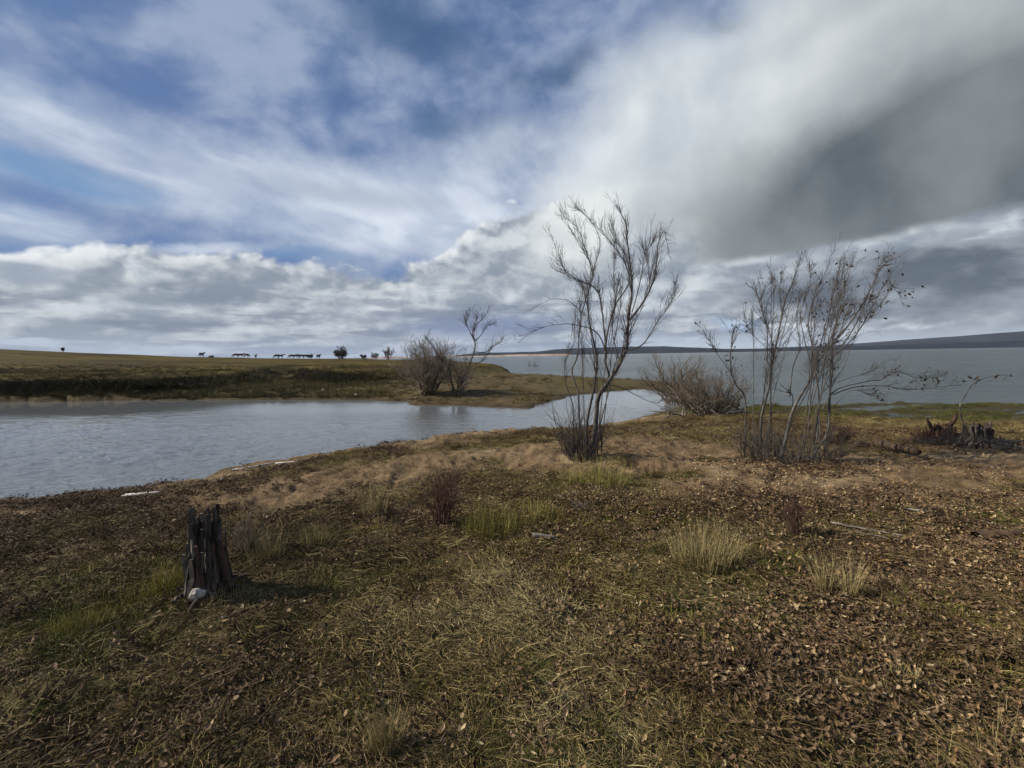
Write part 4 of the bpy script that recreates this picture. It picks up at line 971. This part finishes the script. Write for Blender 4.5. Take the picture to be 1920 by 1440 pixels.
# distant bushes on the plain
def far_bush(px, py, hpx, wpx, label, seed, m=M_TWIG, nst=16, minr=.05):
    return bush('distant_bush', px, py, hpx, wpx, label, m, m, seed, nst, 2, 'bushes along the skyline of the plain', minr=minr, nk=5)
def crest(px, d0=60, d1=230):
    """foot on the skyline of the plain in the direction of column px"""
    t = np.linspace(d0, d1, 500); v = ray(px, 668); X, Y = v.x / v.y * t, t; Z = height(X, Y, False); k = np.argmax((Z - CAM_H) / np.hypot(X, Y))
    return Vector((X[k], Y[k], Z[k]))
def px_of(P):
    q = CAMR.transposed() @ (Vector(P) - Vector((0, 0, CAM_H))); return 960 + FPX * q.x / -q.z, 720 - FPX * q.y / -q.z
_gp = gp
def gp(px, py, off=0.0):
    if py < 676 and px < 730: return crest(px) + Vector((0, 0, off))
    return _gp(px, py, off)
far_bush(640, 672, 23, 40, 'largest dark round bush on the skyline, right of the grazing horses', 71, nst=26)
far_bush(681, 671, 11, 20, 'small grey bush on the skyline right of the largest round bush', 72, nst=10)
far_bush(583, 670, 10, 20, 'flat twiggy bush on the skyline among the right-hand horses', 73, nst=10)
far_bush(480, 668, 8, 6, 'very small upright bush on the skyline between two groups of horses', 74, nst=5)
far_bush(118, 658, 9, 10, 'lone little bush on the skyline at the far left of the plain', 75, nst=7)
far_bush(703, 672, 16, 34, 'pale thin bush on the skyline just left of the spit bushes', 76, M_TWIGG, nst=10, minr=.035)
far_bush(728, 674, 24, 30, 'pale brown bush on the plain directly behind the spit bushes', 77, M_TWIGB, nst=12, minr=.035)

# ------------------------------------------------------------------ horses
M_HORSE = mat('dark_horse_coat', lambda g, p: (g.put(p.inputs['Base Color'], g.mix(g.noise(g.new('ShaderNodeTexCoord').outputs['Object'], 2.5, 3), (.008, .007, .006), (.030, .020, .014))), g.put(p.inputs['Roughness'], .6)))
def horse_mesh(name, graze):
    J = {}; V = []; Rr = []; E = []
    def j(n, x, y, z, r, to=None):
        J[n] = len(V); V.append((x, y, z)); Rr.append(r)
        if to: E.append((J[to], J[n]))
    j('mid', 0, 0, 1.15, .34); j('rump', -.55, 0, 1.22, .32, 'mid'); j('croup', -.82, 0, 1.18, .22, 'rump'); j('tail1', -1.0, 0, 1.0, .06, 'croup'); j('tail2', -1.05, 0, .55, .05, 'tail1')
    j('chest', .45, 0, 1.12, .33, 'mid'); j('withers', .68, 0, 1.25, .24, 'chest')
    if graze: j('neck', 1.0, 0, 1.0, .15, 'withers'); j('poll', 1.28, 0, .62, .12, 'neck'); j('jaw', 1.36, 0, .38, .11, 'poll'); j('nose', 1.42, 0, .14, .07, 'jaw')
    else: j('neck', 1.0, 0, 1.46, .18, 'withers'); j('poll', 1.26, 0, 1.64, .13, 'neck'); j('jaw', 1.42, 0, 1.48, .12, 'poll'); j('nose', 1.56, 0, 1.26, .08, 'jaw')
    for s in (-1, 1):
        j('ear%d' % s, 1.22 if not graze else 1.2, s * .07, 1.80 if not graze else .72, .03, 'poll')
        dx = .12 * s
        j('sh%d' % s, .55, s * .17, .86, .13, 'chest'); j('kn%d' % s, .58 + dx, s * .17, .50, .065, 'sh%d' % s); j('fe%d' % s, .56 + dx, s * .17, .12, .045, 'kn%d' % s); j('ho%d' % s, .60 + dx, s * .17, .02, .06, 'fe%d' % s)
        j('hi%d' % s, -.62, s * .17, .90, .18, 'rump'); j('st%d' % s, -.50 - dx, s * .17, .72, .11, 'hi%d' % s); j('hk%d' % s, -.78 - dx, s * .17, .46, .065, 'st%d' % s); j('ff%d' % s, -.74 - dx, s * .17, .12, .045, 'hk%d' % s); j('hh%d' % s, -.70 - dx, s * .17, .02, .06, 'ff%d' % s)
    me = bpy.data.meshes.new(name); me.from_pydata(V, E, []); o = bpy.data.objects.new(name, me); COL.objects.link(o); me.materials.append(M_HORSE)
    md = o.modifiers.new('skin', 'SKIN'); md.use_smooth_shade = True
    for v, r in zip(me.skin_vertices[0].data, Rr): v.radius = (r, r)
    me.skin_vertices[0].data[0].use_root = True
    s2 = o.modifiers.new('sub', 'SUBSURF'); s2.levels = s2.render_levels = 1
    return o
HG, HS = horse_mesh('horse', True), horse_mesh('horse', False)
_first = {True: HG, False: HS}
for k, (px, gr, ang, d, lab) in enumerate([
        (378, False, 80, -3, 'leftmost dark horse on the skyline, standing end-on'),
        (396, True, 170, 14, 'low dark horse grazing just right of the leftmost horse'),
        (442, True, 176, -2, 'dark horse grazing at the left end of the middle group of three'),
        (451, False, 10, 2, 'dark horse with raised head in the middle group of three'),
        (462, True, -8, -1, 'dark horse grazing at the right end of the middle group of three'),
        (519, True, 176, 0, 'dark horse grazing alone-looking, left of the close pair'),
        (526, False, 20, 3, 'dark horse overlapping the right side of the grazing one in the close pair'),
        (546, True, 170, 0, 'dark horse at the left end of the right-hand row'),
        (555, True, 4, 2, 'second dark horse of the right-hand row, grazing to the right'),
        (565, False, 184, -2, 'third dark horse of the right-hand row, head raised to the left'),
        (573, True, -6, 1, 'fourth dark horse of the right-hand row, beside the flat bush'),
        (597, False, 75, -2, 'rightmost dark horse on the skyline, standing end-on past the flat bush')]):
    c = crest(px); v = ray(px, 668); c = Vector((c.x + v.x / v.y * d, c.y + d, 0)); c.z = float(height(np.array([c.x]), np.array([c.y]), False)[0])
    o = _first[gr]
    if o is None: o = (HG if gr else HS).copy(); COL.objects.link(o)
    else: _first[gr] = None
    o.location = c; o.rotation_euler = (0, 0, R(ang)); o.scale = (.95, 1.1, .92)
    tag(o, lab, 'horse', 'horses grazing on the skyline')

# ------------------------------------------------------------------ stumps
def rotten_stump(name, px, py, H, Rad, label, seed, m_body, m_sp, nsp, vee=False, cat='tree stump'):
    rng = np.random.default_rng(seed); base = gp(px, py); b = np.array(base); b[2] = gz(b[0], b[1]); base = Vector(b); root = empty(name, base); tag(root, label, cat)
    na, nz = 56, 14; V = []; Q = []
    prof = [H * ((.55 if vee else .78) + .30 * math.sin(a * 2 + 1) * (1.2 if vee else .35) + rng.uniform(-.2, .16)) for a in np.linspace(0, 6.28, na, endpoint=False)]
    prof = [(prof[i] * .6 + prof[i - 1] * .2 + prof[(i + 1) % na] * .2) for i in range(na)]
    rr = [1 + .10 * math.sin(5 * a + 1) + .07 * math.sin(11 * a + 2) + rng.uniform(-.11, .11) for a in np.linspace(0, 6.28, na, endpoint=False)]
    for k in range(nz):
        t = k / (nz - 1)
        for i in range(na):
            a = 2 * math.pi * i / na; fl = 1 + (.75 if Rad > .15 else .3) * math.exp(-t * 9) * (.7 + .5 * math.sin(3 * a)); z_ = prof[i] * t / H; rad = Rad * rr[i] * fl * (1 - .16 * t) * rng.uniform(.93, 1.07) * (1 if Rad > .12 else 1 - .34 * (sstep(np.array([z_]), .45, .62)[0]))
            V.append((rad * math.cos(a), rad * .85 * math.sin(a), -.07 + (prof[i] + .07) * t))
    for k in range(nz):      # inner wall down into the hollow
        t = k / (nz - 1)
        for i in range(na):
            a = 2 * math.pi * i / na; rad = Rad * rr[i] * (.80 - .5 * t ** 2)
            V.append((rad * math.cos(a), rad * .85 * math.sin(a), prof[i] * (1 - t) * .98 + H * .22 * t))
    for k in range(2 * nz - 1):
        for i in range(na): j2 = (i + 1) % na; Q.append((k * na + i, k * na + j2, (k + 1) * na + j2, (k + 1) * na + i))
    o = mesh('stump_body', V, Q, m_body, root, smooth=False)
    for i in range(nsp):     # slabs and splinters of weathered wood standing round the shell
        a = 2 * math.pi * i / nsp + rng.normal() * .1; w = Rad * rng.uniform(.10, .42); h = H * rng.uniform(.2, 1.0); th = Rad * rng.uniform(.06, .2); z0 = H * rng.uniform(-.05, .25) if rng.random() < .5 else -.04
        inner = Rad < .12 and rng.random() < .4
        if Rad < .12 and not inner: h *= .66; z0 *= .8
        h = max(h - z0, .08); k = 6; vv = []; tlt = rng.normal() * .05; tl2 = rng.normal() * .04; ins = .62 if inner else 1.0
        for q in range(k):
            t = q / (k - 1); ww = w * (1 - t ** 3 * rng.uniform(.1, .75)) * rng.uniform(.85, 1.1); off = rng.normal() * .005; z = z0 + h * t
            rad = tl2 * z + ins * Rad * 1.04 * (1 + (.6 if Rad > .15 else .22) * math.exp(-max(z, 0) / H * 9)) * (1 - .10 * t) + rng.normal() * .003
            for (u, d) in ((-ww / 2, 0), (ww / 2, 0), (ww / 2, th), (-ww / 2, th)):
                x, y = rad + d, u + off + tlt * z; vv.append((x * math.cos(a) - y * math.sin(a), (x * math.sin(a) + y * math.cos(a)) * .88, z))
        ff = [(q * 4 + s_, q * 4 + (s_ + 1) % 4, (q + 1) * 4 + (s_ + 1) % 4, (q + 1) * 4 + s_) for q in range(k - 1) for s_ in range(4)] + [(0, 3, 2, 1), tuple((k - 1) * 4 + s_ for s_ in range(4))]
        pale = Rad < .12 and math.cos(a) < -.2 and rng.random() < .35
        mesh('splinter', vv, ff, M_DEAD if pale else (M_ROTB if rng.random() < .25 else m_sp), root)
    return root, b, rng
STUMP, sb, _ = rotten_stump('rotten_stump', 392, 1112, .64, .1195, 'tall crumbling dark grey stump with splintered top standing in the near grass', 90, M_ROT, M_ROT, 84)
tb = Tubes(); rg = np.random.default_rng(5)
def roots(root, base, n, rng, L=.35, r=.03, m=M_ROTB, name='root'):
    for i in range(n):
        a = rng.uniform(0, 6.28); d = np.array([math.cos(a), math.sin(a), .0]); p = np.array([base[0], base[1], 0]) + d * .07; pts = []
        for k in range(6):
            pts.append([p[0], p[1], gz(p[0], p[1]) + .03 * (1 - k / 5) + .01 - (k == 5) * .03]); d = unit(d + rv(rng, .3) * np.array([1, 1, 0])); p = p + d * L / 6
        t = Tubes(); t.add(pts, [r, r * .3], 6); t.build(name, m, root, Vector(base))
roots(STUMP, sb, 6, rg, .30, .026)
def chunk(root, base, off, w, m, seed):
    rng = np.random.default_rng(seed); n, k = 8, 5; V = []
    for j in range(k + 1):
        ph = math.pi * j / k
        for i in range(n):
            a = 2 * math.pi * i / n; s_ = rng.uniform(.65, 1.2); V.append((math.sin(ph) * math.cos(a) * w * .5 * s_, math.sin(ph) * math.sin(a) * w * .4 * s_, math.cos(ph) * w * .45 * s_))
    F = [(j * n + i, j * n + (i + 1) % n, (j + 1) * n + (i + 1) % n, (j + 1) * n + i)[::-1] for j in range(k) for i in range(n)]
    V = [(v[0], v[1], v[2] * .5) for v in V]
    o = mesh('rotten_chunk', V, F, m, root); o.location = off; o.rotation_euler = (rng.uniform(0, 6), rng.uniform(0, 6), rng.uniform(0, 6))
for i in range(22):
    a = rg.uniform(0, 6.28); low = True; rr_ = rg.uniform(.12, .24) if low else rg.uniform(.085, .125)
    chunk(STUMP, sb, (rr_ * math.cos(a), rr_ * math.sin(a), rg.uniform(0, .05) if low else rg.uniform(.05, .50)), rg.uniform(.04, .10), [M_ROT, M_ROTB, M_ROTB, M_ROT][int(rg.integers(4))], 300 + i)

S2, s2b, rg2 = rotten_stump('root_stump', 1768, 826, .34, .15, 'reddish forked stump with two prongs by the marsh, right of the log', 93, M_ROTB, M_ROTB, 14, vee=True)
for dx, top, r in ((-.30, .40, .032), (.14, .47, .036), (.05, .3, .025)):
    P = [s2b + np.array([dx * .2, 0, .15]), s2b + np.array([dx * .6, 0, top * .45]), s2b + np.array([dx * 1.0, -.05, top * .8]), s2b + np.array([dx * 1.15, -.05, top])]
    t = Tubes(); t.add(smooth_path(P, 9), [r * 1.3, r, r * .5], 7); t.build('prong', M_DEAD if dx == .2 else M_ROTB, S2, Vector(s2b))
roots(S2, s2b, 9, rg2, 1.0, .05)
S3, s3b, rg3 = rotten_stump('root_stump', 1832, 832, .36, .17, 'dark grey-green broken stump beside the forked stump by the marsh', 94, M_ROT, M_ROT, 26)
roots(S3, s3b, 8, rg3, .9, .045, M_ROT)
bush('low_bush', 1805, 838, 44, 150, 'dark straggly brush growing round the two stumps by the marsh', M_TWIGL, M_TWIG, 95, 64, 2, minr=.0024, spreadk=1.3, wander=.25, rootk=.42)
bush('low_bush', 1748, 830, 42, 60, 'small reddish brush left of the forked stump by the marsh', M_TWIGR, M_TWIGR, 97, 34, 2, minr=.0022, spreadk=1.2, wander=.22, rootk=.4)
def build_spray():
    rng = np.random.default_rng(96); base = Vector(gp(1815, 822)); b = np.array(base); root = empty('bent_sapling', base)
    tag(root, 'single thin sapling bent to the right over the lake, with a few dark leaves', 'sapling')
    P = stem3d([(1812, 822), (1800, 765), (1808, 745), (1822, 722), (1838, 712), (1860, 706), (1880, 703), (1892, 704)], b, 0, rng); P[0][2] = gz(P[0][0], P[0][1]) - .03
    t = Tubes(); t.add(P, [.012, .007, .003], 5); t.build('stem', M_BARK, root, base)
    P2 = stem3d([(1836, 713), (1822, 710), (1812, 703)], b, 0, rng); t = Tubes(); t.add(P2, [.004, .002], 4); t.build('stem', M_BARK, root, base)
    cling(root, base, [P[int(len(P) * q)] + rv(rng, .02) for q in (.55, .57, .58, .8, .92, .97)] + [P2[-1]], rng, .9, 1.6)
build_spray()

# ------------------------------------------------------------------ logs, driftwood, stones
def log(name, p0, p1, r, label, m, cat='log', group=None, seed=1, bend=.02, lift=None, sides=9):
    rng = np.random.default_rng(seed); a, c = np.array(gp(*p0)), np.array(gp(*p1)); lift = r * .7 if lift is None else lift; pts = []
    for k in range(10):
        q = a + (c - a) * k / 9 + rv(rng, bend * .3) * np.array([1, 1, 0]); q[2] = 0; pts.append(q)
    z = np.linspace(gz(*a[:2]), gz(*c[:2]), 10)
    for k, q in enumerate(pts): q[2] = z[k] + lift + (.055 if r > .055 else .02)
    root = empty(name, (float(a[0]), float(a[1]), float(pts[0][2] - lift))); tag(root, label, cat, group)
    t = Tubes(); t.add(pts, list(r * (1 - .35 * np.linspace(0, 1, 5) + rng.normal(size=5) * .035)), sides); o = t.build('wood', m, root, root.location)
    return root, pts
LG, pts = log('fallen_log', (1640, 841), (1722, 862), .062, 'brown weathered log lying on the sand near the right edge', M_LOG, seed=3)
t = Tubes(); q = np.array(pts[5]); t.add([q, q + np.array([.08, -.03, .06]), q + np.array([.13, -.05, .10])], [.02, .008], 5); t.build('branch_stub', M_LOG, LG, LG.location)
log('broken_branch', (1000, 1012), (1040, 1018), .028, 'short broken branch end lying in the grass in the middle', M_DEAD, 'branch', None, 4)
log('fallen_log', (1830, 1014), (1935, 1008), .05, 'dark half-buried log in the leaf litter at the right edge', M_LOG, seed=5, lift=.015)
for i, (a_, b_, r, lb) in enumerate([((1560, 988), (1700, 1012), .011, 'long thin bare stick in the leaf litter, uppermost of two'), ((1575, 998), (1690, 1020), .009, 'thin bare stick just below the longer one in the leaf litter'),
        ((1700, 963), (1748, 966), .014, 'short pale stick lying flat in the dark litter above the long sticks'), ((1392, 770), (1340, 778), .05, 'grey dead limb lying at the foot of the tangled bush'),
        ((1200, 1012), (1222, 1024), .007, 'tiny curved pale stick on bare soil left of the big straw tuft')]):
    log('fallen_stick', a_, b_, r, lb, M_DEAD if i != 4 else M_WHITE, 'stick', None, 20 + i, .03, r)
for i, (a_, b_, r, lb) in enumerate([((516, 873), (560, 869), .020, 'white driftwood stick at the water line, rightmost and straightest'), ((488, 877), (512, 873), .022, 'short white driftwood piece at the water line, left of the straight one'),
        ((462, 881), (487, 877), .018, 'broken white driftwood piece at the water line, second from the left'), ((436, 884), (460, 881), .014, 'smallest pale driftwood piece at the water line, leftmost of the row'),
        ((232, 936), (300, 929), .026, 'pale greenish strip of driftwood lying on the muddy beach')]):
    log('driftwood', a_, b_, r, lb, M_WHITE, 'driftwood', 'pale driftwood along the beach', 30 + i, .03, r * .8, 7)
log('driftwood', (398, 880), (440, 883), .016, 'dark wet stick in the shallow water left of the white driftwood', M_ROT, 'driftwood', None, 37, .03, .02, 6)
M_STONE = mat('pale_stone', bark((.26, .24, .21), (.42, .39, .35), (.18, .155, .13), 18))
def stone(px, py, w, label, seed, m=M_STONE, flat_=.55):
    rng = np.random.default_rng(seed); c = np.array(gp(px, py)); c[2] = gz(c[0], c[1]); bm_v = []; n, k = 10, 6
    dirs = rv(rng); cuts = [unit(rng.normal(size=3)) for _ in range(9)]
    for j in range(k + 1):
        ph = math.pi * j / k
        for i in range(n):
            a = 2 * math.pi * i / n; d = np.array([math.sin(ph) * math.cos(a), math.sin(ph) * math.sin(a), math.cos(ph)])
            s = min(1.0, min(.72 / max(abs(d @ cc), .05) for cc in cuts)); bm_v.append(tuple(d * s * np.array([w, w * .75, w * flat_]) * .5 + np.array([0, 0, w * flat_ * .38])))
    F = [(j * n + i, j * n + (i + 1) % n, (j + 1) * n + (i + 1) % n, (j + 1) * n + i)[::-1] for j in range(k) for i in range(n)]
    o = mesh('stone', bm_v, F, m); o.location = c; o.rotation_euler = (0, 0, rng.uniform(0, 6)); return tag(o, label, 'stone', 'pale stones')
stone(372, 1130, .15, 'largest pale stone, leaning at the foot of the near stump', 1, flat_=.8)
stone(420, 1160, .045, 'small white stone below the near stump, left of a pair', 2)
stone(434, 1156, .035, 'small white stone below the near stump, right of a pair', 3)
stone(735, 1104, .035, 'white pebble in the grass below the red-brown shrub', 4)
stone(417, 902, .08, 'pale stone on the brown slope above the driftwood', 5)
stone(560, 878, .07, 'pinkish stone just below the straight driftwood stick', 6)
stone(606, 733, .30, 'white rock on the brown terrace across the pond', 7)
stone(779, 748, .22, 'white rock at the foot of the rounded spit bush', 8)
stone(668, 742, .30, 'grey-white rock at the far water line left of the spit bushes', 9)
stone(1043, 814, .10, 'white pebble at the water line left of the bare tree', 10)
stone(1752, 822, .16, 'pale rock at the foot of the forked stump', 11)

# ------------------------------------------------------------------ tall grass tufts
def straw(c1, c2): return mat('tall_grass', lambda g, p: (g.put(p.inputs['Base Color'], g.mix(g.mul(g.noise(g.new('ShaderNodeTexCoord').outputs['Object'], 22, 3), g.new('ShaderNodeAttribute', attribute_name='shade').outputs['Fac']), c1, c2)), g.put(p.inputs['Roughness'], .75)))
M_STRAW = straw((.10, .078, .026), (.42, .34, .15)); M_YGR = straw((.065, .066, .012), (.36, .31, .065))
def tuft(px, py, hpx, wpx, m, label, seed, n=240, cat='grass tuft', lean=(0, 0), wid=.0026, spread=.5, leanr=.28, curl=.38):
    rng = np.random.default_rng(seed); c = np.array(gp(px, py)); c[2] = gz(c[0], c[1]); sc = c[1] / FPX; H = hpx * sc * 1.08; Wd = wpx * sc
    V, F, SH = [], [], []; wid *= .62; n = int(n * 1.7) if n > 40 else n
    for _ in range(n):
        a = rng.uniform(0, 6.28); q = math.sqrt(rng.random()); x, y = q * math.cos(a) * Wd * spread, q * math.sin(a) * Wd * spread * .7
        p = np.array([x, y, gz(c[0] + x, c[1] + y) - c[2] - .01]); d = unit(np.array([math.cos(a) * q * leanr + lean[0], math.sin(a) * q * leanr + lean[1], 1]) + rv(rng, .14))
        L = H * rng.uniform(.3, 1.1) * (1 - .45 * q * q); bend = rv(rng, curl) + np.array([lean[0], lean[1], -.15]); side = unit(np.cross(d, rv(rng))) * wid * rng.uniform(.6, 1.3); sh = rng.uniform(.5, 1.7); b0 = len(V); S_ = 5
        for i in range(S_ + 1):
            t = i / S_; k = 1 - t * .75; V += [tuple(p - side * k), tuple(p + side * k)]; SH += [sh * (.75 + .5 * t)] * 2; d = unit(d + bend * (.3 + t) / S_); p = p + d * L / S_
        for i in range(S_): e = b0 + 2 * i; F.append((e, e + 1, e + 3, e + 2))
    o = mesh('grass_tuft', V, F, m); o.location = c
    at = o.data.attributes.new('shade', 'FLOAT', 'POINT'); at.data.foreach_set('value', np.array(SH, np.float32)); return tag(o, label, cat, 'tall grass tufts')
tuft(1325, 1052, 96, 120, M_STRAW, 'largest straw coloured grass tuft, right of centre on the near ground', 1, 420)
tuft(1548, 1112, 105, 30, M_STRAW, 'narrow pale straw tuft in the leaf litter, left of a close pair', 2, 90, lean=(-.1, 0))
tuft(1592, 1120, 105, 36, M_STRAW, 'pale straw tuft in the leaf litter, right of a close pair', 3, 110, lean=(.06, 0))
tuft(700, 968, 72, 50, M_STRAW, 'upright yellow straw tuft left of the red-brown twig shrub', 4, 150)
tuft(322, 1108, 70, 90, M_YGR, 'yellow-green grass tuft directly left of the near stump', 5, 300)
tuft(150, 1186, 66, 100, M_YGR, 'yellow-green grass tuft farthest left on the near ground', 6, 300)
tuft(235, 1140, 44, 110, M_YGR, 'low yellow-green grass between the two leftmost tufts', 7, 220)
tuft(430, 1125, 34, 120, M_STRAW, 'short dry weeds crowding the foot of the near stump', 20, 150)
tuft(925, 1000, 78, 110, M_YGR, 'broad yellow-green grass clump right of the red-brown twig shrub', 8, 360)
tuft(1010, 975, 50, 110, M_YGR, 'low green clump below the bare tree, left of the grey herb', 9, 260)
tuft(500, 1050, 78, 60, M_STRAW, 'thin straw tuft right of the near stump', 10, 110)
tuft(594, 1020, 60, 60, M_STRAW, 'sparse straw tuft between the stump and the twig shrub', 11, 70)
tuft(724, 1412, 120, 60, M_STRAW, 'dry straw tuft at the bottom edge of the picture, left of centre', 12, 130, leanr=.15, curl=.22)
tuft(1120, 905, 60, 130, M_YGR, 'green-yellow grass growing round the foot of the bare tree', 13, 320)
tuft(1690, 1275, 60, 60, M_STRAW, 'small pale tuft in the litter near the lower right', 14, 60)
tuft(1740, 1446, 110, 90, M_STRAW, 'few tall dry stalks at the bottom right, left of the other stalks', 15, 16, leanr=.25, curl=.15)
tuft(1860, 1420, 150, 110, M_STRAW, 'few tall dry stalks in the bottom right corner', 16, 18, leanr=.25, curl=.15)
tuft(770, 1190, 46, 60, M_STRAW, 'short flattened straw tuft in the centre of the near grass', 17, 70, leanr=.6)
tuft(1590, 985, 24, 40, M_YGR, 'tiny green tuft beside the long thin sticks', 18, 50)
tuft(870, 1065, 50, 60, M_STRAW, 'sparse straw blades below the red-brown twig shrub', 19, 60)

# ------------------------------------------------------------------ air between the camera and the far hills
def build_haze():
    x0, x1, y0, y1, z0, z1 = -9800, 9800, -9800, 9800, -9, 420
    V = [(x, y, z) for x in (x0, x1) for y in (y0, y1) for z in (z0, z1)]
    F = [(0, 1, 3, 2), (4, 6, 7, 5), (0, 4, 5, 1), (2, 3, 7, 6), (0, 2, 6, 4), (1, 5, 7, 3)]
    m = bpy.data.materials.new('haze'); m.use_nodes = True; nt = m.node_tree; nt.nodes.clear()
    pv = nt.nodes.new('ShaderNodeVolumePrincipled'); out = nt.nodes.new('ShaderNodeOutputMaterial'); nt.links.new(pv.outputs[0], out.inputs['Volume'])
    pv.inputs['Color'].default_value = (.70, .80, 1.0, 1); pv.inputs['Density'].default_value = HAZE
    m.cycles.homogeneous_volume = True
    return tag(mesh('haze', V, F, m), kind='stuff')
HAZE = 0.00003
build_haze()
print('script', round(time.time() - T0, 1), 's', len(bpy.data.objects), 'objects')
